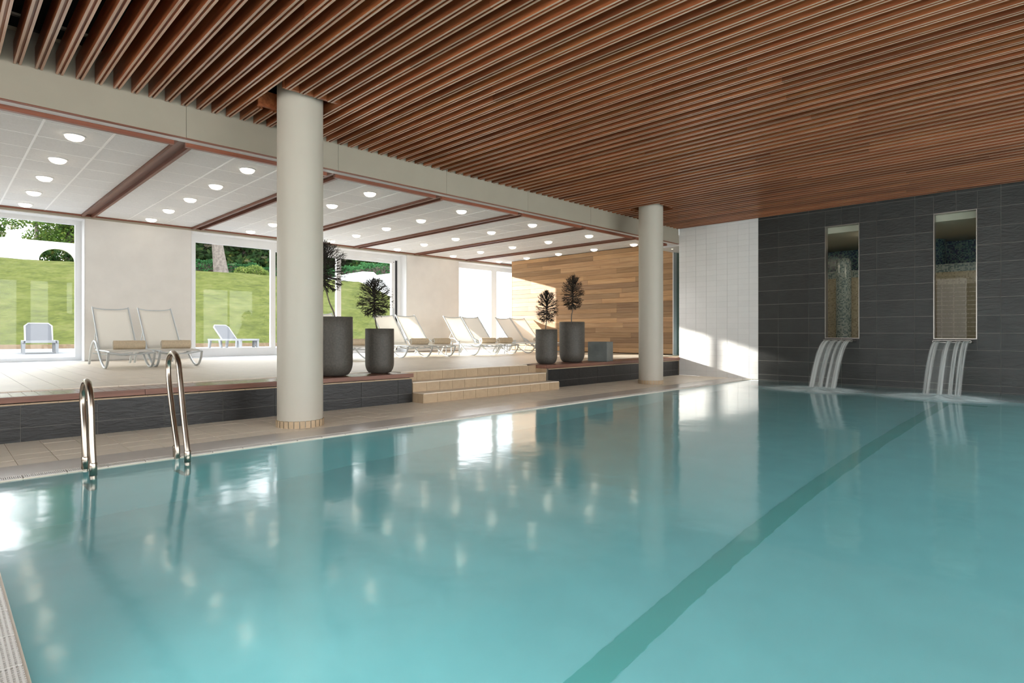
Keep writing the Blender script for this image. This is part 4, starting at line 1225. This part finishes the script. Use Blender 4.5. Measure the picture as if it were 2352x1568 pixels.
def tree(x, y, h, cr, lab, trunk_r=0.2, leaf=None, size=0.2, n=2600, crown_z=None, group=None, bark='bark_dark', blobs=9, lean=0.0, spread=1.0):
    z0 = hz(x, y) - 0.1
    t = empty('tree', (x, y, z0))
    q = MB(); P = smooth_pts([(0, 0, 0), (lean * 0.2, 0.02, h * 0.2), (lean * 0.6, -0.05, h * 0.6), (lean, 0, h * 0.9)], 4)
    q.tube(P, [trunk_r * (1.15 - 0.9 * i / (len(P) - 1)) for i in range(len(P))], 10)
    for k in range(5):
        a = k * 2.4 + x; hh = h * (0.42 + 0.1 * k)
        q.tube([(lean * hh / h, 0, hh), (lean * hh / h + math.cos(a) * cr * 0.4, math.sin(a) * cr * 0.4, hh + cr * 0.3), (lean + math.cos(a) * cr * 0.75, math.sin(a) * cr * 0.75, hh + cr * 0.7)], [trunk_r * 0.38, trunk_r * 0.25, trunk_r * 0.08], 6, cap=False)
    q.build('trunk', M[bark], t)
    cz = crown_z if crown_z is not None else h * 0.66
    ps = []
    for k in range(blobs):
        a = rng.uniform(0, 2 * math.pi); rr = cr * rng.uniform(0.15, 0.75) * spread
        c = (lean + math.cos(a) * rr, math.sin(a) * rr, cz + rng.uniform(-0.45, 0.5) * (h - cz) * 1.6)
        ps.append(blob(c, (cr * 0.48, cr * 0.48, cr * 0.34), n // blobs, 0.35))
    leaves('foliage', M[leaf or 'leaf'], t, np.concatenate(ps), size)
    return tag(t, lab, 'tree', group)
GT_ = 'trees beyond the lawn'
tree(-46.5, 6.25, 9.5, 2.4, 'dark-trunked tree rising behind the arch of the white garden wall', 0.26, 'leaf', 0.085, 17000, 4.0, blobs=18)
tree(-49.0, 4.9, 6.4, 1.9, 'slim pale-trunked tree with airy foliage behind the white garden wall', 0.17, 'leaf', 0.08, 8000, 3.6, bark='bark', blobs=10)
tree(-50.0, 2.6, 3.4, 1.7, 'low round green tree behind the white wall at the left picture edge', 0.14, 'leaf', 0.085, 9000, 1.6, blobs=12)
tree(-52.0, 0.0, 4.2, 2.0, 'broad green tree beyond the white wall, outermost left', 0.2, 'leaf', 0.085, 7000, 2.0, blobs=12)
big = empty('tree', (-39.8, 13.2, hz(-39.8, 13.2) - 0.15))
q = MB(); P = smooth_pts([(0, 0.05, 0), (0, 0, 0.4), (0, -0.10, 1.2), (0, -0.22, 2.3), (0, -0.35, 4.5), (0, -0.4, 8.0)], 5)
q.tube(P, [0.50 - 0.012 * i if i > 3 else 0.56 - 0.02 * i for i in range(len(P))], 20); q.build('trunk', M['bark'], big)
leaves('foliage', M['leaf_dark'], big, np.concatenate([blob((rng.uniform(-2, 2), rng.uniform(-2.5, 2.5), rng.uniform(5.5, 9)), (1.4, 1.4, 1.0), 260) for _ in range(5)]), 0.16)
tag(big, 'big tree with a thick grey furrowed trunk on the lawn crest', 'tree')
spots = [(-45.5, 11.2), (-46.5, 14.0), (-45.0, 16.6), (-47.0, 19.2), (-45.5, 22.0), (-47.5, 25.0), (-50.0, 28.5), (-44.0, 27.5), (-49.5, 9.3), (-50.0, 17.5), (-50.5, 22.5), (-50.0, 33.0), (-47.0, 29.8), (-55, 13), (-55, 20), (-54, 8.6), (-49, 12.6), (-49.5, 15.2), (-54, 16.6), (-54, 25), (-58, 10.5), (-44.5, 19.0), (-50, 20.0)]
for i, (x, y) in enumerate(spots):
    tree(x, y, 6.0 + (i * 37 % 5) * 0.3, 2.5, 'dense dark woodland tree beyond the lawn, hedge and garden wall', 0.2, 'leaf_dark', 0.20, 6500, 2.7, GT_, blobs=26)
for i, (x, y) in enumerate(((-44.0, -11.8), (-46.0, -16.8), (-44.0, -20.4), (-46.5, -24.0))):  # out of view, added to keep the low sun off the deck
    tree(x, y, 11.0, 3.0, 'unseen tall tree added left of the lawn to block sun, %s from the white arch wall' % ('first', 'second', 'third', 'fourth')[i], 0.3, 'leaf', 0.34, 5200, 6.6, blobs=24)
def hedge(x0, y0, x1, y1, z0f, h, lab, n, wid=0.5):
    t = rng.random(n); a = rng.random(n)
    X = x0 + (x1 - x0) * t; Y = y0 + (y1 - y0) * t
    dx, dy = (x1 - x0), (y1 - y0); L = math.hypot(dx, dy); nx, ny = -dy / L, dx / L
    wob = 0.12 * np.sin(t * L * 2.3) + 0.1 * np.sin(t * L * 5.1 + 1)
    face = rng.choice([-1, 1], n, p=[0.5, 0.5]) * (wid / 2 + wob * 0.5) + rng.normal(0, 0.04, n)
    topm = rng.random(n) < 0.25
    off = np.where(topm, rng.uniform(-wid / 2, wid / 2, n), face)
    zz = np.where(topm, h + wob * 0.8, a * (h + wob * 0.6)) + rng.normal(0, 0.03, n)
    Z0 = np.array([z0f(px_, py_) for px_, py_ in zip(X, Y)])
    t_ = empty('hedge', (0, 0, 0))
    leaves('foliage', M['ivy'], t_, np.stack([X + nx * off, Y + ny * off, Z0 + zz], 1), 0.075)
    # twiggy core
    q = MB(); k = 16
    V = []; F = []
    for i in range(k + 1):
        px_ = x0 + dx * i / k; py_ = y0 + dy * i / k; g = z0f(px_, py_)
        for s in (-1, 1):
            V.append((px_ + nx * s * wid * 0.36, py_ + ny * s * wid * 0.36, g - 0.1)); V.append((px_ + nx * s * wid * 0.36, py_ + ny * s * wid * 0.36, g + h * 0.86))
    for i in range(k):
        a_ = i * 4
        F += [(a_, a_ + 4, a_ + 5, a_ + 1), (a_ + 2, a_ + 3, a_ + 7, a_ + 6), (a_ + 1, a_ + 5, a_ + 7, a_ + 3)]
    q.add(V, F); q.build('twigs', M['bark_dark'], t_)
    return tag(t_, lab, 'hedge')
hedge(-42.6, 9.8, -41.5, 19.5, lambda x, y: hz(x, y) - 0.05, 1.05, 'clipped ivy hedge on the lawn crest behind the big trunk', 7000, 0.7)
hedge(-44.5, 21.4, -26.0, 21.4, lambda x, y: 3.9, 1.75, 'tall ivy hedge behind the white retaining wall', 9000, 0.8)
s2 = empty('shrub', (-44.3, 5.5, hz(-44.3, 5.5)))
leaves('foliage', M['leaf_dark'], s2, np.concatenate([blob((0, -0.9, 0.45), (0.6, 0.8, 0.6), 1500), blob((0.1, 0.3, 0.5), (0.6, 0.8, 0.65), 1500), blob((0, 1.3, 0.4), (0.6, 0.7, 0.6), 1300)]), 0.075)
q = MB()
for k in range(8):
    a = k * 0.8; q.tube([(0, 0, -0.05), (math.cos(a) * 0.2, math.sin(a) * 0.7, 0.4), (math.cos(a) * 0.3, math.sin(a) * 1.3, 0.8)], [0.025, 0.015, 0.006], 5, cap=False)
q.build('twigs', M['bark_dark'], s2)
tag(s2, 'dark green shrub seen through the arch of the white garden wall', 'shrub')
sh = empty('shrub', (-39.6, 14.95, hz(-39.6, 14.95)))
leaves('foliage', M['shrub'], sh, np.concatenate([blob((0, -0.45, 0.30), (0.6, 0.55, 0.36), 700), blob((0, 0.35, 0.38), (0.7, 0.65, 0.44), 900), blob((0, 0.85, 0.25), (0.5, 0.42, 0.3), 500)]), 0.06)
q = MB()
for k in range(9):
    a = k * 0.7; q.tube([(0, 0.15, -0.05), (math.cos(a) * 0.3, 0.15 + math.sin(a) * 0.45, 0.3), (math.cos(a) * 0.45, 0.15 + math.sin(a) * 0.75, 0.55)], [0.02, 0.012, 0.005], 5, cap=False)
q.build('twigs', M['bark_dark'], sh)
tag(sh, 'rounded yellow-green shrub on the lawn crest right of the big trunk', 'shrub')

# ------------------------------------------------------------------ outdoor loungers
def make_plastic_lounger():
    t = empty('garden_lounger'); W = 0.36
    q = MB()
    for s in (-1, 1): q.box(-1.75, 0.0, s * W - 0.035, s * W + 0.035, 0.30, 0.36)
    q.box(-0.06, 0.0, -W, W, 0.30, 0.36); q.box(-1.75, -1.69, -W, W, 0.30, 0.355); q.box(-1.10, -1.04, -W, W, 0.30, 0.355)
    fr = q.build('frame', M['plastic'], t)
    def leg(x, y, dx):
        g = MB(); a = 0.05
        top = [(x - a, y - 0.04, 0.32), (x + a, y - 0.04, 0.32), (x + a, y + 0.04, 0.32), (x - a, y + 0.04, 0.32)]
        bot = [(x + dx - 0.035, y - 0.03, 0.0), (x + dx + 0.035, y - 0.03, 0.0), (x + dx + 0.035, y + 0.03, 0.0), (x + dx - 0.035, y + 0.03, 0.0)]
        g.add(bot + top, [(0, 3, 2, 1), (4, 5, 6, 7), (0, 1, 5, 4), (1, 2, 6, 5), (2, 3, 7, 6), (3, 0, 4, 7)]); g.build('leg', M['plastic'], t)
    for s in (-1, 1):
        leg(-0.07, s * W, 0.02); leg(-0.22, s * W, -0.12 + 0.08)
        leg(-1.12, s * W, 0.06); leg(-1.66, s * W, -0.05)
    q = MB(); q.box(-1.05, -0.05, -W + 0.03, W - 0.03, 0.325, 0.335); q.build('seat_sling', M['sling_grey'], t)
    # raised back: frame ring with clipped corners and a grey sling
    c = Vector((-1.08, 0, 0.33)); d = Vector((-0.52, 0, 0.52)); ln = d.length; d.normalize()
    def P(u, v): p = c + d * (u * 0.74); return (p.x, v, p.z)
    ring = [P(0, -0.31), P(0.86, -0.31), P(1.0, -0.23), P(1.0, 0.23), P(0.86, 0.31), P(0, 0.31)]
    q = MB(); q.tube(ring + [ring[0]], 0.024, 8); bk = q.build('back_frame', M['plastic'], t)
    q = MB(); n_ = Vector((0.707, 0, 0.707)) * 0.006
    f1 = [tuple(Vector(p) + n_) for p in ring]; f2 = [tuple(Vector(p) - n_) for p in ring]
    q.add(f1 + f2, [tuple(range(6)), tuple(range(11, 5, -1))]); q.build('back_sling', M['sling_grey'], bk)
    return t
pl = make_plastic_lounger(); pl.location = (-20.55, 2.13, 0.42); pl.rotation_euler = (0, 0, math.radians(-4))
tag(pl, 'white plastic lounger with grey mesh outside the left window', 'lounger', 'white garden loungers on the terrace')
p2 = copy_tree(pl); p2.location = (-21.39, 8.09, 0.42); p2.rotation_euler = (0, 0, math.radians(19))
tag(p2, 'white plastic lounger turned sideways outside the middle window', 'lounger', 'white garden loungers on the terrace')
